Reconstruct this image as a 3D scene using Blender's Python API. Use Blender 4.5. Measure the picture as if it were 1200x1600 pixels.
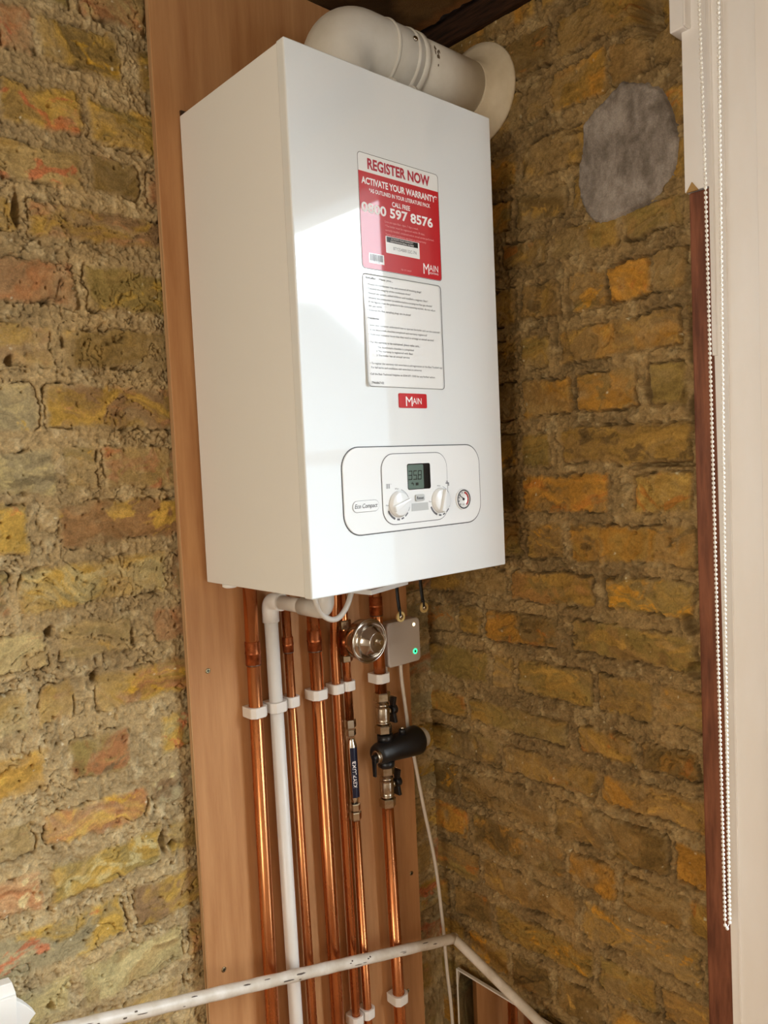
import bpy, bmesh, math, random
import numpy as np
from mathutils import Vector, Matrix, Euler

# ------------------------------------------------------------------ clear
for o in list(bpy.data.objects):
    bpy.data.objects.remove(o, do_unlink=True)
SC = bpy.context.scene
COL = SC.collection
PI = math.pi

# ------------------------------------------------------------------ camera, sky, lights, exposure
CAM_POS = (-0.5915, -1.1027, 0.1681)
AZ, EL, ROLL, FPX = 0.72956, -0.05948, -0.04525, 1226.0
cd = bpy.data.cameras.new('camera')
cam = bpy.data.objects.new('camera', cd)
COL.objects.link(cam)
_f = Vector((math.sin(AZ) * math.cos(EL), math.cos(AZ) * math.cos(EL), math.sin(EL)))
_r = Vector((math.cos(AZ), -math.sin(AZ), 0))
_u = _r.cross(_f)
_r2 = _r * math.cos(ROLL) + _u * math.sin(ROLL)
_u2 = -_r * math.sin(ROLL) + _u * math.cos(ROLL)
cam.matrix_world = Matrix(((_r2.x, _u2.x, -_f.x, CAM_POS[0]), (_r2.y, _u2.y, -_f.y, CAM_POS[1]),
                           (_r2.z, _u2.z, -_f.z, CAM_POS[2]), (0, 0, 0, 1)))
cd.sensor_fit = 'VERTICAL'
cd.sensor_height = 36.0
cd.lens = 36.0 * FPX / 1600.0
cd.clip_start = 0.02
SC.camera = cam

SC.view_settings.view_transform = 'Standard'
SC.view_settings.look = 'None'
SC.view_settings.gamma = 1.0
SC.view_settings.use_curve_mapping = False
SC.view_settings.exposure = 0.95

SKY = 8.7
wd = bpy.data.worlds.new('sky')
SC.world = wd
wd.use_nodes = True
wn = wd.node_tree
bgn = wn.nodes['Background']
geo = wn.nodes.new('ShaderNodeTexCoord')
sep = wn.nodes.new('ShaderNodeSeparateXYZ')
rmp = wn.nodes.new('ShaderNodeValToRGB')
rmp.color_ramp.elements[0].position = 0.0
rmp.color_ramp.elements[0].color = (0.82, 0.91, 0.98, 1)
rmp.color_ramp.elements[1].position = 0.7
rmp.color_ramp.elements[1].color = (0.78, 0.90, 1.0, 1)
wn.links.new(geo.outputs['Generated'], sep.inputs[0])
wn.links.new(sep.outputs[2], rmp.inputs[0])
wn.links.new(rmp.outputs[0], bgn.inputs['Color'])
bgn.inputs['Strength'].default_value = SKY

# window opening in the right-hand wall
WY0, WY1, WZ0, WZ1 = -0.675, -1.75, -0.95, 0.800
def area(name, loc, rot, sx, sy, power, color, portal=False):
    l = bpy.data.lights.new(name, 'AREA')
    l.shape = 'RECTANGLE'
    l.size = sx
    l.size_y = sy
    l.energy = power
    l.color = color
    if portal:
        l.cycles.is_portal = True
    o = bpy.data.objects.new(name, l)
    COL.objects.link(o)
    o.location = loc
    o.rotation_euler = rot
    return o
area('window_portal', (0.66, (WY0 + WY1) / 2, (WZ0 + WZ1) / 2), (0, PI / 2, 0), WZ1 - WZ0, WY0 - WY1, 1, (1, 1, 1), True)
# added fill by the left wall (no window built), aligned to the boiler's shadow
area('fill_light_left', (-2.33, -1.58, 0.10), (0, -PI / 2, 0), 1.1, 0.7, 14, (1.0, 0.93, 0.82))
# added dim fill under the ceiling, behind the camera; no lamp built there
area('fill_light_top', (-0.9, -2.1, 0.90), (0, 0, 0), 0.35, 0.35, 0.8, (1.0, 0.90, 0.76))

# ------------------------------------------------------------------ helpers
def srgb(r, g=None, b=None):
    if g is None:
        g = b = r
    def f(c):
        c = c / 255.0
        return c / 12.92 if c <= 0.04045 else ((c + 0.055) / 1.055) ** 2.4
    return (f(r), f(g), f(b))

def mat(name, col, rough=0.5, metal=0.0, col2=None, scale=40, stretch=(1, 1, 1), lo=0.35, hi=0.65, bump=0.0, bscale=200,
        bstretch=(1, 1, 1), spec=0.5, coat=0.0, emis=None, estr=0.0, rough2=None, detail=5, attr=None, alpha=None, trans=0.0, bdist=0.001):
    m = bpy.data.materials.new(name)
    m.use_nodes = True
    nt = m.node_tree
    b = nt.nodes['Principled BSDF']
    b.inputs['Base Color'].default_value = (*col, 1)
    b.inputs['Roughness'].default_value = rough
    b.inputs['Metallic'].default_value = metal
    b.inputs['Specular IOR Level'].default_value = spec
    b.inputs['Coat Weight'].default_value = coat
    b.inputs['Coat Roughness'].default_value = 0.04
    b.inputs['Transmission Weight'].default_value = trans
    if emis:
        b.inputs['Emission Color'].default_value = (*emis, 1)
        b.inputs['Emission Strength'].default_value = estr
    tc = nt.nodes.new('ShaderNodeTexCoord')
    def noise(sc, st, det=5, rgh=0.6):
        mp = nt.nodes.new('ShaderNodeMapping')
        mp.inputs['Scale'].default_value = st
        nt.links.new(tc.outputs['Object'], mp.inputs['Vector'])
        n = nt.nodes.new('ShaderNodeTexNoise')
        n.inputs['Scale'].default_value = sc
        n.inputs['Detail'].default_value = det
        n.inputs['Roughness'].default_value = rgh
        nt.links.new(mp.outputs[0], n.inputs['Vector'])
        return n.outputs['Fac']
    base = None
    if attr:
        a = nt.nodes.new('ShaderNodeAttribute')
        a.attribute_name = attr
        base = a.outputs['Color']
    if col2 is not None:
        n = noise(scale, stretch, detail)
        mr = nt.nodes.new('ShaderNodeMapRange')
        mr.inputs['From Min'].default_value = lo
        mr.inputs['From Max'].default_value = hi
        nt.links.new(n, mr.inputs['Value'])
        mx = nt.nodes.new('ShaderNodeMix')
        mx.data_type = 'RGBA'
        mx.inputs['A'].default_value = (*col, 1)
        mx.inputs['B'].default_value = (*col2, 1)
        if attr:
            mx.blend_type = 'MULTIPLY'
            mx.inputs['Factor'].default_value = 1.0
            mc = nt.nodes.new('ShaderNodeMix')
            mc.data_type = 'RGBA'
            mc.inputs['A'].default_value = (*col, 1)
            mc.inputs['B'].default_value = (*col2, 1)
            nt.links.new(mr.outputs[0], mc.inputs['Factor'])
            nt.links.new(base, mx.inputs['A'])
            nt.links.new(mc.outputs['Result'], mx.inputs['B'])
        else:
            nt.links.new(mr.outputs[0], mx.inputs['Factor'])
        base = mx.outputs['Result']
        if rough2 is not None:
            mr2 = nt.nodes.new('ShaderNodeMapRange')
            mr2.inputs['From Min'].default_value = lo
            mr2.inputs['From Max'].default_value = hi
            mr2.inputs['To Min'].default_value = rough
            mr2.inputs['To Max'].default_value = rough2
            nt.links.new(n, mr2.inputs['Value'])
            nt.links.new(mr2.outputs[0], b.inputs['Roughness'])
    if base is not None:
        nt.links.new(base, b.inputs['Base Color'])
    if bump:
        n = noise(bscale, bstretch, 6, 0.65)
        bp = nt.nodes.new('ShaderNodeBump')
        bp.inputs['Strength'].default_value = bump
        bp.inputs['Distance'].default_value = bdist
        nt.links.new(n, bp.inputs['Height'])
        nt.links.new(bp.outputs[0], b.inputs['Normal'])
    return m

def label(o, lab, cat, group=None):
    o['label'] = lab
    o['category'] = cat
    if group:
        o['group'] = group
    return o

def thing(name, lab, cat, loc, group=None):
    o = bpy.data.objects.new(name, None)
    COL.objects.link(o)
    o.location = loc
    o.empty_display_size = 0.03
    return label(o, lab, cat, group)

def root_loc(p):
    v = Vector((0, 0, 0))
    while p is not None:
        v += Vector(p.location)
        p = p.parent
    return v

def frame_of(d):
    d = Vector(d).normalized()
    a = Vector((0, 0, 1)) if abs(d.z) < 0.9 else Vector((1, 0, 0))
    u = d.cross(a).normalized()
    v = d.cross(u).normalized()
    return d, u, v

class MB:
    """collects shapes in world coordinates, then links them as one mesh object"""
    def __init__(self):
        self.v = []
        self.f = []
        self.s = []
    def add(self, vs, fs, smooth=False):
        n = len(self.v)
        self.v += [tuple(p) for p in vs]
        self.f += [tuple(i + n for i in f) for f in fs]
        self.s += [smooth] * len(fs) if isinstance(smooth, bool) else list(smooth)
        return self
    def box(self, x0, x1, y0, y1, z0, z1):
        vs = [(x, y, z) for z in (z0, z1) for y in (y0, y1) for x in (x0, x1)]
        return self.add(vs, [(0, 2, 3, 1), (4, 5, 7, 6), (0, 1, 5, 4), (2, 6, 7, 3), (0, 4, 6, 2), (1, 3, 7, 5)])
    def lathe(self, prof, o, d, n=32, smooth=True):
        """prof: list of (t along axis, radius); sharp corners by repeating a point"""
        d, u, v = frame_of(d)
        o = Vector(o)
        vs = []
        for t, r in prof:
            for k in range(n):
                a = 2 * PI * k / n
                vs.append(o + d * t + (u * math.cos(a) + v * math.sin(a)) * r)
        fs, sm = [], []
        for i in range(len(prof) - 1):
            if prof[i] == prof[i + 1]:
                continue
            for k in range(n):
                k2 = (k + 1) % n
                fs.append((i * n + k, i * n + k2, (i + 1) * n + k2, (i + 1) * n + k))
                sm.append(smooth)
        if prof[0][1] > 1e-6:
            fs.append(tuple(range(n - 1, -1, -1))); sm.append(False)
        if prof[-1][1] > 1e-6:
            fs.append(tuple((len(prof) - 1) * n + k for k in range(n))); sm.append(False)
        return self.add(vs, fs, sm)
    def cyl(self, p0, p1, r, n=28, r1=None):
        d = Vector(p1) - Vector(p0)
        return self.lathe([(0, r), (d.length, r if r1 is None else r1)], p0, d, n)
    def hexnut(self, p0, p1, r, n=6):
        d = Vector(p1) - Vector(p0)
        L = d.length
        c = L * 0.12
        return self.lathe([(0, r * .9), (c, r), (c, r), (L - c, r), (L - c, r), (L, r * .9)], p0, d, n, False)
    def tube(self, pts, r, n=16, cap=True, closed=False):
        pts = [Vector(p) for p in pts]
        m = len(pts)
        vs, fs, sm = [], [], []
        prev = None
        for i in range(m):
            a = pts[i - 1] if (i > 0 or closed) else pts[i]
            b = pts[(i + 1) % m] if (i < m - 1 or closed) else pts[i]
            d = (b - a).normalized()
            if prev is None:
                _, u, v = frame_of(d)
            else:
                u = (prev - d * prev.dot(d)).normalized()
                v = d.cross(u)
            prev = u
            rr = r[i] if isinstance(r, (list, tuple)) else r
            for k in range(n):
                t = 2 * PI * k / n
                vs.append(pts[i] + (u * math.cos(t) + v * math.sin(t)) * rr)
        for i in range(m if closed else m - 1):
            j = (i + 1) % m
            for k in range(n):
                k2 = (k + 1) % n
                fs.append((i * n + k, j * n + k, j * n + k2, i * n + k2)); sm.append(True)
        if cap and not closed:
            fs.append(tuple(range(n))); sm.append(False)
            fs.append(tuple((m - 1) * n + k for k in range(n - 1, -1, -1))); sm.append(False)
        return self.add(vs, fs, sm)
    def sphere(self, c, r, n=12, m=8, sc=(1, 1, 1)):
        c = Vector(c)
        vs = [c + Vector((0, 0, r * sc[2]))]
        for i in range(1, m):
            t = PI * i / m
            for k in range(n):
                a = 2 * PI * k / n
                vs.append(c + Vector((r * sc[0] * math.sin(t) * math.cos(a), r * sc[1] * math.sin(t) * math.sin(a), r * sc[2] * math.cos(t))))
        vs.append(c - Vector((0, 0, r * sc[2])))
        fs = [(0, 1 + k, 1 + (k + 1) % n) for k in range(n)]
        for i in range(m - 2):
            for k in range(n):
                a, b = 1 + i * n + k, 1 + i * n + (k + 1) % n
                fs.append((a, a + n, b + n, b))
        l = len(vs) - 1
        q = 1 + (m - 2) * n
        fs += [(q + k, l, q + (k + 1) % n) for k in range(n)]
        return self.add(vs, fs, True)
    def prism(self, poly, axis, a, b):
        """poly in the two other axes (order x,y / x,z / y,z), from a to b along axis"""
        def P(p, t):
            return {0: (t, p[0], p[1]), 1: (p[0], t, p[1]), 2: (p[0], p[1], t)}[axis]
        n = len(poly)
        vs = [P(p, a) for p in poly] + [P(p, b) for p in poly]
        fs = [tuple(range(n)), tuple(range(2 * n - 1, n - 1, -1))] + [(i, n + i, n + (i + 1) % n, (i + 1) % n) for i in range(n)]
        return self.add(vs, fs)
    def ring(self, outer, inner, axis, a, b):
        """prism with a hole: outer and inner polygons with the same number of points"""
        def P(p, t):
            return {0: (t, p[0], p[1]), 1: (p[0], t, p[1]), 2: (p[0], p[1], t)}[axis]
        n = len(outer)
        vs = [P(p, t) for t in (a, b) for p in outer] + [P(p, t) for t in (a, b) for p in inner]
        fs = []
        for i in range(n):
            j = (i + 1) % n
            fs += [(i, j, n + j, n + i), (2 * n + i, 3 * n + i, 3 * n + j, 2 * n + j), (i, 2 * n + i, 2 * n + j, j), (n + i, n + j, 3 * n + j, 3 * n + i)]
        return self.add(vs, fs)
    def grid(self, P, smooth=True):
        h, w = len(P), len(P[0])
        vs = [p for row in P for p in row]
        fs = [(i * w + k, i * w + k + 1, (i + 1) * w + k + 1, (i + 1) * w + k) for i in range(h - 1) for k in range(w - 1)]
        return self.add(vs, fs, smooth)
    def mesh(self, name, off):
        me = bpy.data.meshes.new(name)
        me.from_pydata([(p[0] - off[0], p[1] - off[1], p[2] - off[2]) for p in self.v], [], self.f)
        bm = bmesh.new()
        bm.from_mesh(me)
        bmesh.ops.recalc_face_normals(bm, faces=bm.faces)
        for i, fc in enumerate(bm.faces):
            fc.smooth = self.s[i]
        bm.to_mesh(me)
        bm.free()
        return me
    def build(self, name, m, parent=None, bevel=0.0, seg=2, lab=None, loc=None):
        off = root_loc(parent) if parent is not None else Vector(loc or (0, 0, 0))
        me = self.mesh(name, off)
        me.materials.append(m)
        o = bpy.data.objects.new(name, me)
        COL.objects.link(o)
        if parent is not None:
            o.parent = parent
        else:
            o.location = off
        if bevel:
            md = o.modifiers.new('bevel', 'BEVEL')
            md.width = bevel
            md.segments = seg
            md.limit_method = 'ANGLE'
            md.angle_limit = math.radians(40)
        if lab:
            o['label'] = lab
        return o

def structure(o):
    o['kind'] = 'structure'
    return o

def rrect(x0, x1, z0, z1, r, n=6):
    out = []
    for cx, cz, a0 in ((x1 - r, z1 - r, 0), (x0 + r, z1 - r, 90), (x0 + r, z0 + r, 180), (x1 - r, z0 + r, 270)):
        for k in range(n + 1):
            a = math.radians(a0 + 90 * k / n)
            out.append((cx + r * math.cos(a), cz + r * math.sin(a)))
    return out

# ---- lettering: text as flat mesh, fitted to a box
_cap = {}
def text_polys(s, shear=0.0, off=0.0):
    cu = bpy.data.curves.new('tmp_text', 'FONT')
    cu.body = s
    cu.size = 1.0
    cu.shear = shear
    cu.offset = off
    cu.resolution_u = 3
    ob = bpy.data.objects.new('tmp_text', cu)
    COL.objects.link(ob)
    dg = bpy.context.evaluated_depsgraph_get()
    me = bpy.data.meshes.new_from_object(ob.evaluated_get(dg))
    vs = [(v.co.x, v.co.y) for v in me.vertices]
    fs = [tuple(p.vertices) for p in me.polygons]
    bpy.data.objects.remove(ob)
    bpy.data.curves.remove(cu)
    bpy.data.meshes.remove(me)
    return vs, fs
def text_fit(mb, s, x0, x1, zb, cap, place, shear=0.0, off=0.0):
    """baseline zb, capital height cap, stretched to run from x0 to x1; place(x, z) -> world point"""
    vs, fs = text_polys(s, shear, off)
    if 'H' not in _cap:
        hv, _ = text_polys('H')
        _cap['H'] = max(v[1] for v in hv)
    a, b = min(v[0] for v in vs), max(v[0] for v in vs)
    sx = (x1 - x0) / (b - a)
    sz = cap / _cap['H']
    mb.add([place(x0 + (v[0] - a) * sx, zb + v[1] * sz) for v in vs], fs)

# ---- value noise for the masonry
def vnoise(x, y, seed):
    rs = np.random.RandomState(seed)
    N = 256
    tab = rs.rand(N, N).astype(np.float32) * 2 - 1
    xi = np.floor(x).astype(np.int64)
    yi = np.floor(y).astype(np.int64)
    fx = (x - xi).astype(np.float32)
    fy = (y - yi).astype(np.float32)
    fx = fx * fx * (3 - 2 * fx)
    fy = fy * fy * (3 - 2 * fy)
    a = tab[yi % N, xi % N]
    b = tab[yi % N, (xi + 1) % N]
    c = tab[(yi + 1) % N, xi % N]
    d = tab[(yi + 1) % N, (xi + 1) % N]
    return (a * (1 - fx) + b * fx) * (1 - fy) + (c * (1 - fx) + d * fx) * fy
def fbm(x, y, seed, oct=4, gain=0.5):
    s = 0
    amp = 1.0
    tot = 0
    for k in range(oct):
        s = s + amp * vnoise(x * 2 ** k + 17.3 * k, y * 2 ** k + 5.1 * k, seed + k)
        tot += amp
        amp *= gain
    return s / tot
def sstep(a, b, x):
    t = np.clip((x - a) / (b - a), 0, 1)
    return t * t * (3 - 2 * t)

def axis_coords(segs):
    out = []
    for a, b, st in segs:
        n = max(1, int(round((b - a) / st)))
        out += list(np.linspace(a, b, n + 1)[:-1])
    out.append(segs[-1][1])
    return np.array(out)

def masonry(hs, zs, courses, given, seed, pal, mortar, base, accents, holes=(), fill_len=(0.10, 0.21), flat=None, rough=1.0, unify=0.42, gain=(1, 1, 1), crk=(-0.02, 0.30)):
    """height field (towards the room) and surface colour of old brickwork on the grid hs x zs"""
    Hh, Zz = np.meshgrid(hs, zs)
    rs = random.Random(seed)
    wob = 0.0050 * fbm(Hh * 6, Zz * 6, seed + 60, 2)
    hw = Hh + 0.0075 * fbm(Hh * 20, Zz * 20, seed, 3) + 0.0042 * fbm(Hh * 90, Zz * 90, seed + 11, 4, .6)
    zw = Zz + wob + 0.0060 * fbm(Hh * 20, Zz * 20, seed + 5, 3) + 0.0042 * fbm(Hh * 90, Zz * 90, seed + 21, 4, .6)
    # mortar surface and colour
    lowm = fbm(Hh * 9, Zz * 9, seed + 31, 3)
    grain = fbm(Hh * 150, Zz * 150, seed + 33, 4, 0.75)
    lump = fbm(Hh * 45, Zz * 75, seed + 35, 4, 0.65)
    height = -0.0010 + 0.0036 * lowm + 0.0042 * lump * rough + 0.0046 * grain
    mcol = np.array(mortar[0])[None, None, :] * np.ones(Hh.shape + (1,))
    t = sstep(-0.25, 0.35, fbm(Hh * 14, Zz * 18, seed + 41, 4))[..., None]
    mcol = mcol * (1 - t) + np.array(mortar[1]) * t
    t = sstep(0.15, 0.5, fbm(Hh * 60, Zz * 60, seed + 43, 3))[..., None] * 0.55
    mcol = mcol * (1 - t) + np.array(mortar[2]) * t
    mcol = mcol * (1 + 0.55 * grain[..., None])
    col = mcol.copy()
    # shared fields; the patches are warped so that they run in tongues and arcs
    wx_ = fbm(Hh * 12, Zz * 12, seed + 81, 4)
    wz_ = fbm(Hh * 12, Zz * 12, seed + 83, 4)
    patch = fbm(Hh * 13 + 1.6 * wx_, Zz * 24 + 2.2 * wz_, seed + 51, 5, 0.6)
    patch2 = fbm(Hh * 22 + 2.2 * wz_, Zz * 44 + 2.2 * wx_, seed + 52, 5, 0.62)
    streak = fbm(Hh * 26 + 2 * wx_, Zz * 85 + 4 * wz_, seed + 53, 5, 0.65)
    fine = fbm(Hh * 240, Zz * 240, seed + 55, 3, 0.75)
    crease_n = fbm(Hh * 22 + 1.5 * wx_, Zz * 55 + 4 * wz_, seed + 57, 4, .6)
    crease_m = sstep(0.0, 0.4, fbm(Hh * 11, Zz * 14, seed + 58, 2))
    crease = np.exp(-(crease_n / 0.030) ** 2) * crease_m
    smear = sstep(-0.05, 0.40, fbm(Hh * 9 + wx_, Zz * 12 + wz_, seed + 59, 5, 0.6))
    crackm = sstep(crk[0], crk[1], fbm(Hh * 21, Zz * 21, seed + 61, 4, .65)) * (0.45 + 0.55 * sstep(-.25, .25, fbm(Hh * 110, Zz * 110, seed + 67, 2)))
    crackw = 0.0011 * (1 + 1.1 * sstep(.15, .5, fbm(Hh * 17, Zz * 17, seed + 63, 3)))
    crackn = 0.0042 * fbm(Hh * 60, Zz * 60, seed + 65, 4, .65)
    crack = np.zeros_like(Hh)
    cover = np.zeros_like(Hh)
    base = np.array(base)
    bricks = []
    for ci, (zt, zb) in enumerate(courses):
        row = sorted(given.get(ci, []), key=lambda b: b[0])
        for b in row:
            bricks.append((b[0], b[1], zb, zt, b[2], b[3], True))
        cur = hs[0] - 0.05 - rs.random() * 0.1
        occ = [(b[0], b[1]) for b in row] + [(1e9, 1e9)]
        for (o0, o1) in occ:
            lim = min(o0, hs[-1] + 0.1)
            while lim - cur > 0.035:
                L = rs.choice(fill_len) + rs.uniform(-0.008, 0.008)
                e = cur + L
                if lim - e < 0.055:
                    e = lim - 0.012
                if e - cur > 0.03:
                    bricks.append((cur, e, zb, zt, rs.choice(pal), rs.choice(pal), False))
                cur = e + 0.012
            cur = max(cur, o1 + 0.012)
    for (h0, h1, z0, z1, c1, c2, g) in bricks:
        i0, i1 = np.searchsorted(hs, [h0 - 0.014, h1 + 0.014])
        j0, j1 = np.searchsorted(zs, [z0 - 0.014, z1 + 0.014])
        if i1 - i0 < 2 or j1 - j0 < 2:
            rs.random(); continue
        S = np.s_[j0:j1, i0:i1]
        rr = 0.006
        qx = np.abs(hw[S] - (h0 + h1) / 2) - (h1 - h0) / 2 + rr
        qz = np.abs(zw[S] - (z0 + z1) / 2) - (z1 - z0) / 2 + rr
        sd = -(np.hypot(np.maximum(qx, 0), np.maximum(qz, 0)) + np.minimum(np.maximum(qx, qz), 0) - rr)
        m = sstep(-0.0030, 0.0070, sd + 0.004 * grain[S] + 0.003 * lump[S])
        ph = rs.uniform(-0.0012, 0.0016)
        tx, tz = rs.uniform(-0.02, 0.02), rs.uniform(-0.04, 0.04)
        bh = ph + tx * (Hh[S] - (h0 + h1) / 2) + tz * (Zz[S] - (z0 + z1) / 2)
        bh = bh + 0.0018 * patch[S] + 0.0016 * streak[S] + 0.0006 * fine[S] - 0.0026 * crease[S] * rough
        sm = smear[S]
        bh = bh + sm * (0.0005 + 0.0014 * grain[S] + 0.0016 * lump[S])
        height[S] = height[S] * (1 - m) + bh * m
        sh = rs.uniform(-0.15, 0.15)
        k1 = np.array(c1) * (1 - unify) + base * unify
        k2 = np.array(c2) * (1 - unify) + base * unify
        t = sstep(-0.30 + sh, 0.30 + sh, patch[S] + 0.35 * streak[S])[..., None]
        bc = k1 * (1 - t) + k2 * t
        ac = np.array(rs.choice(accents))
        t = (sstep(0.18, 0.42, patch2[S] + 0.2 * streak[S]) * 0.75)[..., None]
        bc = bc * (1 - t) + ac * t
        bc = bc * (1 + 0.55 * streak[S][..., None] + 0.28 * fine[S][..., None]) * rs.uniform(.88, 1.1)
        bc = np.maximum(bc, 0.004)
        t = (sm * (0.55 if g else 0.8))[..., None]
        bc = bc * (1 - t) + mcol[S] * t
        mm = m[..., None]
        col[S] = col[S] * (1 - mm) + bc * mm
        cover[S] = np.maximum(cover[S], m)
        crack[S] = np.maximum(crack[S], np.exp(-((sd + 0.0006 + crackn[S]) / crackw[S]) ** 2) * crackm[S])
    height = height - 0.015 * crack * rough
    # loose veins in the mortar and hairline cracks across bricks
    vein = np.exp(-(fbm(Hh * 24, Zz * 24, seed + 71, 4, 0.6) / 0.022) ** 2) * sstep(0.0, 0.3, fbm(Hh * 9, Zz * 9, seed + 73, 2)) * (1 - 0.75 * cover)
    height = height - 0.0045 * vein * rough
    hair = np.exp(-(fbm(Hh * 15 + wx_, Zz * 22 + wz_, seed + 75, 4, 0.6) / 0.012) ** 2) * sstep(0.02, 0.2, fbm(Hh * 8, Zz * 8, seed + 77, 2))
    height = height - 0.006 * hair * rough
    # pits, flecks and holes
    def dab(h, z, r):
        i0, i1 = np.searchsorted(hs, [h - 2.2 * r, h + 2.2 * r])
        j0, j1 = np.searchsorted(zs, [z - 2.2 * r, z + 2.2 * r])
        S = np.s_[j0:j1, i0:i1]
        return S, np.exp(-(((hw[S] - h) ** 2 + (zw[S] - z) ** 2) / r ** 2) ** 2)
    area_m2 = (hs[-1] - hs[0]) * (zs[-1] - zs[0])
    for k in range(int(1500 * area_m2)):
        r = rs.choice((rs.uniform(0.0009, 0.0018), rs.uniform(0.0009, 0.0018), rs.uniform(0.0012, 0.0034)))
        S, g = dab(rs.uniform(hs[0], hs[-1]), rs.uniform(zs[0], zs[-1]), r)
        height[S] -= g * rs.uniform(0.004, 0.009)
    for k in range(int(300 * area_m2)):
        S, g = dab(rs.uniform(hs[0], hs[-1]), rs.uniform(zs[0], zs[-1]), rs.uniform(0.0009, 0.0021))
        g = g * rs.uniform(.2, .9)
        col[S] = col[S] * (1 - g[..., None]) + np.array(mortar[3]) * g[..., None]
    for (h, z, rh, rz, dep) in holes:
        d = ((hw - h) / rh) ** 2 + ((zw - z) / rz) ** 2
        height = height - dep * np.exp(-d ** 3)
    if flat is not None:
        f = flat(Hh, Zz)
        height = height * (1 - f) + (-0.006) * f
    return height, np.clip(col * np.array(gain), 0.003, 0.9)

def field_mesh(name, P, C, m, attr='brick_colour'):
    """P: (rows, cols, 3) points, C: (rows, cols, 3) surface colours"""
    h, w = P.shape[:2]
    me = bpy.data.meshes.new(name)
    me.vertices.add(h * w)
    me.vertices.foreach_set('co', P.reshape(-1).astype(np.float32))
    idx = np.arange(h * w).reshape(h, w)
    q = np.stack([idx[:-1, :-1], idx[:-1, 1:], idx[1:, 1:], idx[1:, :-1]], -1).reshape(-1, 4)
    n = len(q)
    me.loops.add(n * 4)
    me.loops.foreach_set('vertex_index', q.reshape(-1).astype(np.int32))
    me.polygons.add(n)
    me.polygons.foreach_set('loop_start', np.arange(0, n * 4, 4, dtype=np.int32))
    me.polygons.foreach_set('use_smooth', np.ones(n, dtype=bool))
    me.update(calc_edges=True)
    a = me.attributes.new(attr, 'FLOAT_COLOR', 'POINT')
    a.data.foreach_set('color', np.concatenate([C.reshape(-1, 3), np.ones((h * w, 1))], 1).reshape(-1).astype(np.float32))
    me.validate()
    me.materials.append(m)
    o = bpy.data.objects.new(name, me)
    COL.objects.link(o)
    return o

# ------------------------------------------------------------------ materials
M = {}
M['brick'] = mat('old_brick', (0.86, 0.86, 0.86), 0.9, col2=(1.16, 1.14, 1.1), scale=420, attr='brick_colour', bump=0.7, bscale=520, spec=0.15, bdist=0.0012)
M['cement'] = mat('grey_cement', srgb(118, 112, 106), 0.85, col2=srgb(90, 85, 80), scale=14, stretch=(1, 1.6, .6), bump=0.5, bscale=260, spec=0.2)
M['plaster'] = mat('dirty_plaster', srgb(120, 95, 62), 0.9, col2=srgb(62, 47, 30), scale=9, bump=0.5, bscale=140, spec=0.1)
M['dark_timber'] = mat('dark_timber', srgb(66, 42, 26), 0.8, col2=srgb(30, 20, 14), scale=30, stretch=(6, .6, 6), bump=0.5, bscale=90, bstretch=(5, .5, 5), spec=0.2)
M['strip'] = mat('bare_brown_timber', srgb(142, 88, 62), 0.62, col2=srgb(100, 58, 40), scale=22, stretch=(4, 4, .5), bump=0.4, bscale=120, bstretch=(3, 3, .4), spec=0.35)
M['cream'] = mat('cream_gloss_paint', srgb(251, 249, 247), 0.45, col2=srgb(247, 243, 238), scale=12, stretch=(1, 1, .3), bump=0.12, bscale=160, bstretch=(2, 2, .3), spec=0.4)
M['room_wall'] = mat('room_wall_paint', srgb(206, 192, 170), 0.85, col2=srgb(196, 180, 158), scale=6)
M['floorwood'] = mat('floor_boards', srgb(150, 112, 76), 0.6, col2=srgb(116, 82, 54), scale=10, stretch=(8, 1, 1))
M['ply'] = mat('plywood_face', srgb(198, 148, 100), 0.55, col2=srgb(170, 118, 74), scale=7, stretch=(7, 7, .55), lo=.3, hi=.7, bump=0.12, bscale=90, bstretch=(9, 9, .5), spec=0.3)
M['plyedge'] = mat('plywood_edge', srgb(205, 170, 125), 0.7, col2=srgb(150, 105, 66), scale=500, stretch=(1, 1, .01))
M['white'] = mat('white_enamel', srgb(230, 233, 233), 0.06, bump=0.012, bscale=60, spec=0.5, coat=0.8)
M['white_side'] = mat('white_enamel_side', srgb(236, 236, 233), 0.30, bump=0.03, bscale=380, spec=0.5)
M['flue'] = mat('white_flue_plastic', srgb(224, 219, 208), 0.42, col2=srgb(206, 199, 184), scale=9, spec=0.4)
M['collar'] = mat('cream_rubber', srgb(222, 208, 182), 0.6, col2=srgb(206, 190, 160), scale=14, spec=0.3)
M['smudge'] = mat('dark_smudge', srgb(104, 88, 66), 0.7)
M['copper'] = mat('copper', srgb(218, 146, 96), 0.22, 1.0, col2=srgb(176, 104, 62), scale=30, stretch=(1, 1, .25), lo=.35, hi=.75, rough2=0.34, bump=0.03, bscale=120)
M['copper_band'] = mat('copper_fitting', srgb(212, 128, 80), 0.28, 1.0, col2=srgb(140, 74, 44), scale=60, rough2=0.4)
M['solder'] = mat('grey_solder', srgb(120, 104, 92), 0.4, 1.0)
M['pvc'] = mat('white_pvc', srgb(232, 228, 222), 0.35, col2=srgb(220, 214, 206), scale=16, stretch=(1, 1, .3))
M['pvc_grey'] = mat('pale_grey_pvc', srgb(205, 201, 194), 0.35)
M['clip'] = mat('white_nylon', srgb(226, 220, 212), 0.42, bump=0.05, bscale=200)
M['chrome'] = mat('chrome', srgb(214, 210, 202), 0.12, 1.0, bump=0.02, bscale=150)
M['nickel'] = mat('nickel_plate', srgb(200, 190, 174), 0.26, 1.0, col2=srgb(160, 142, 116), scale=60, bump=0.08, bscale=220)
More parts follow.
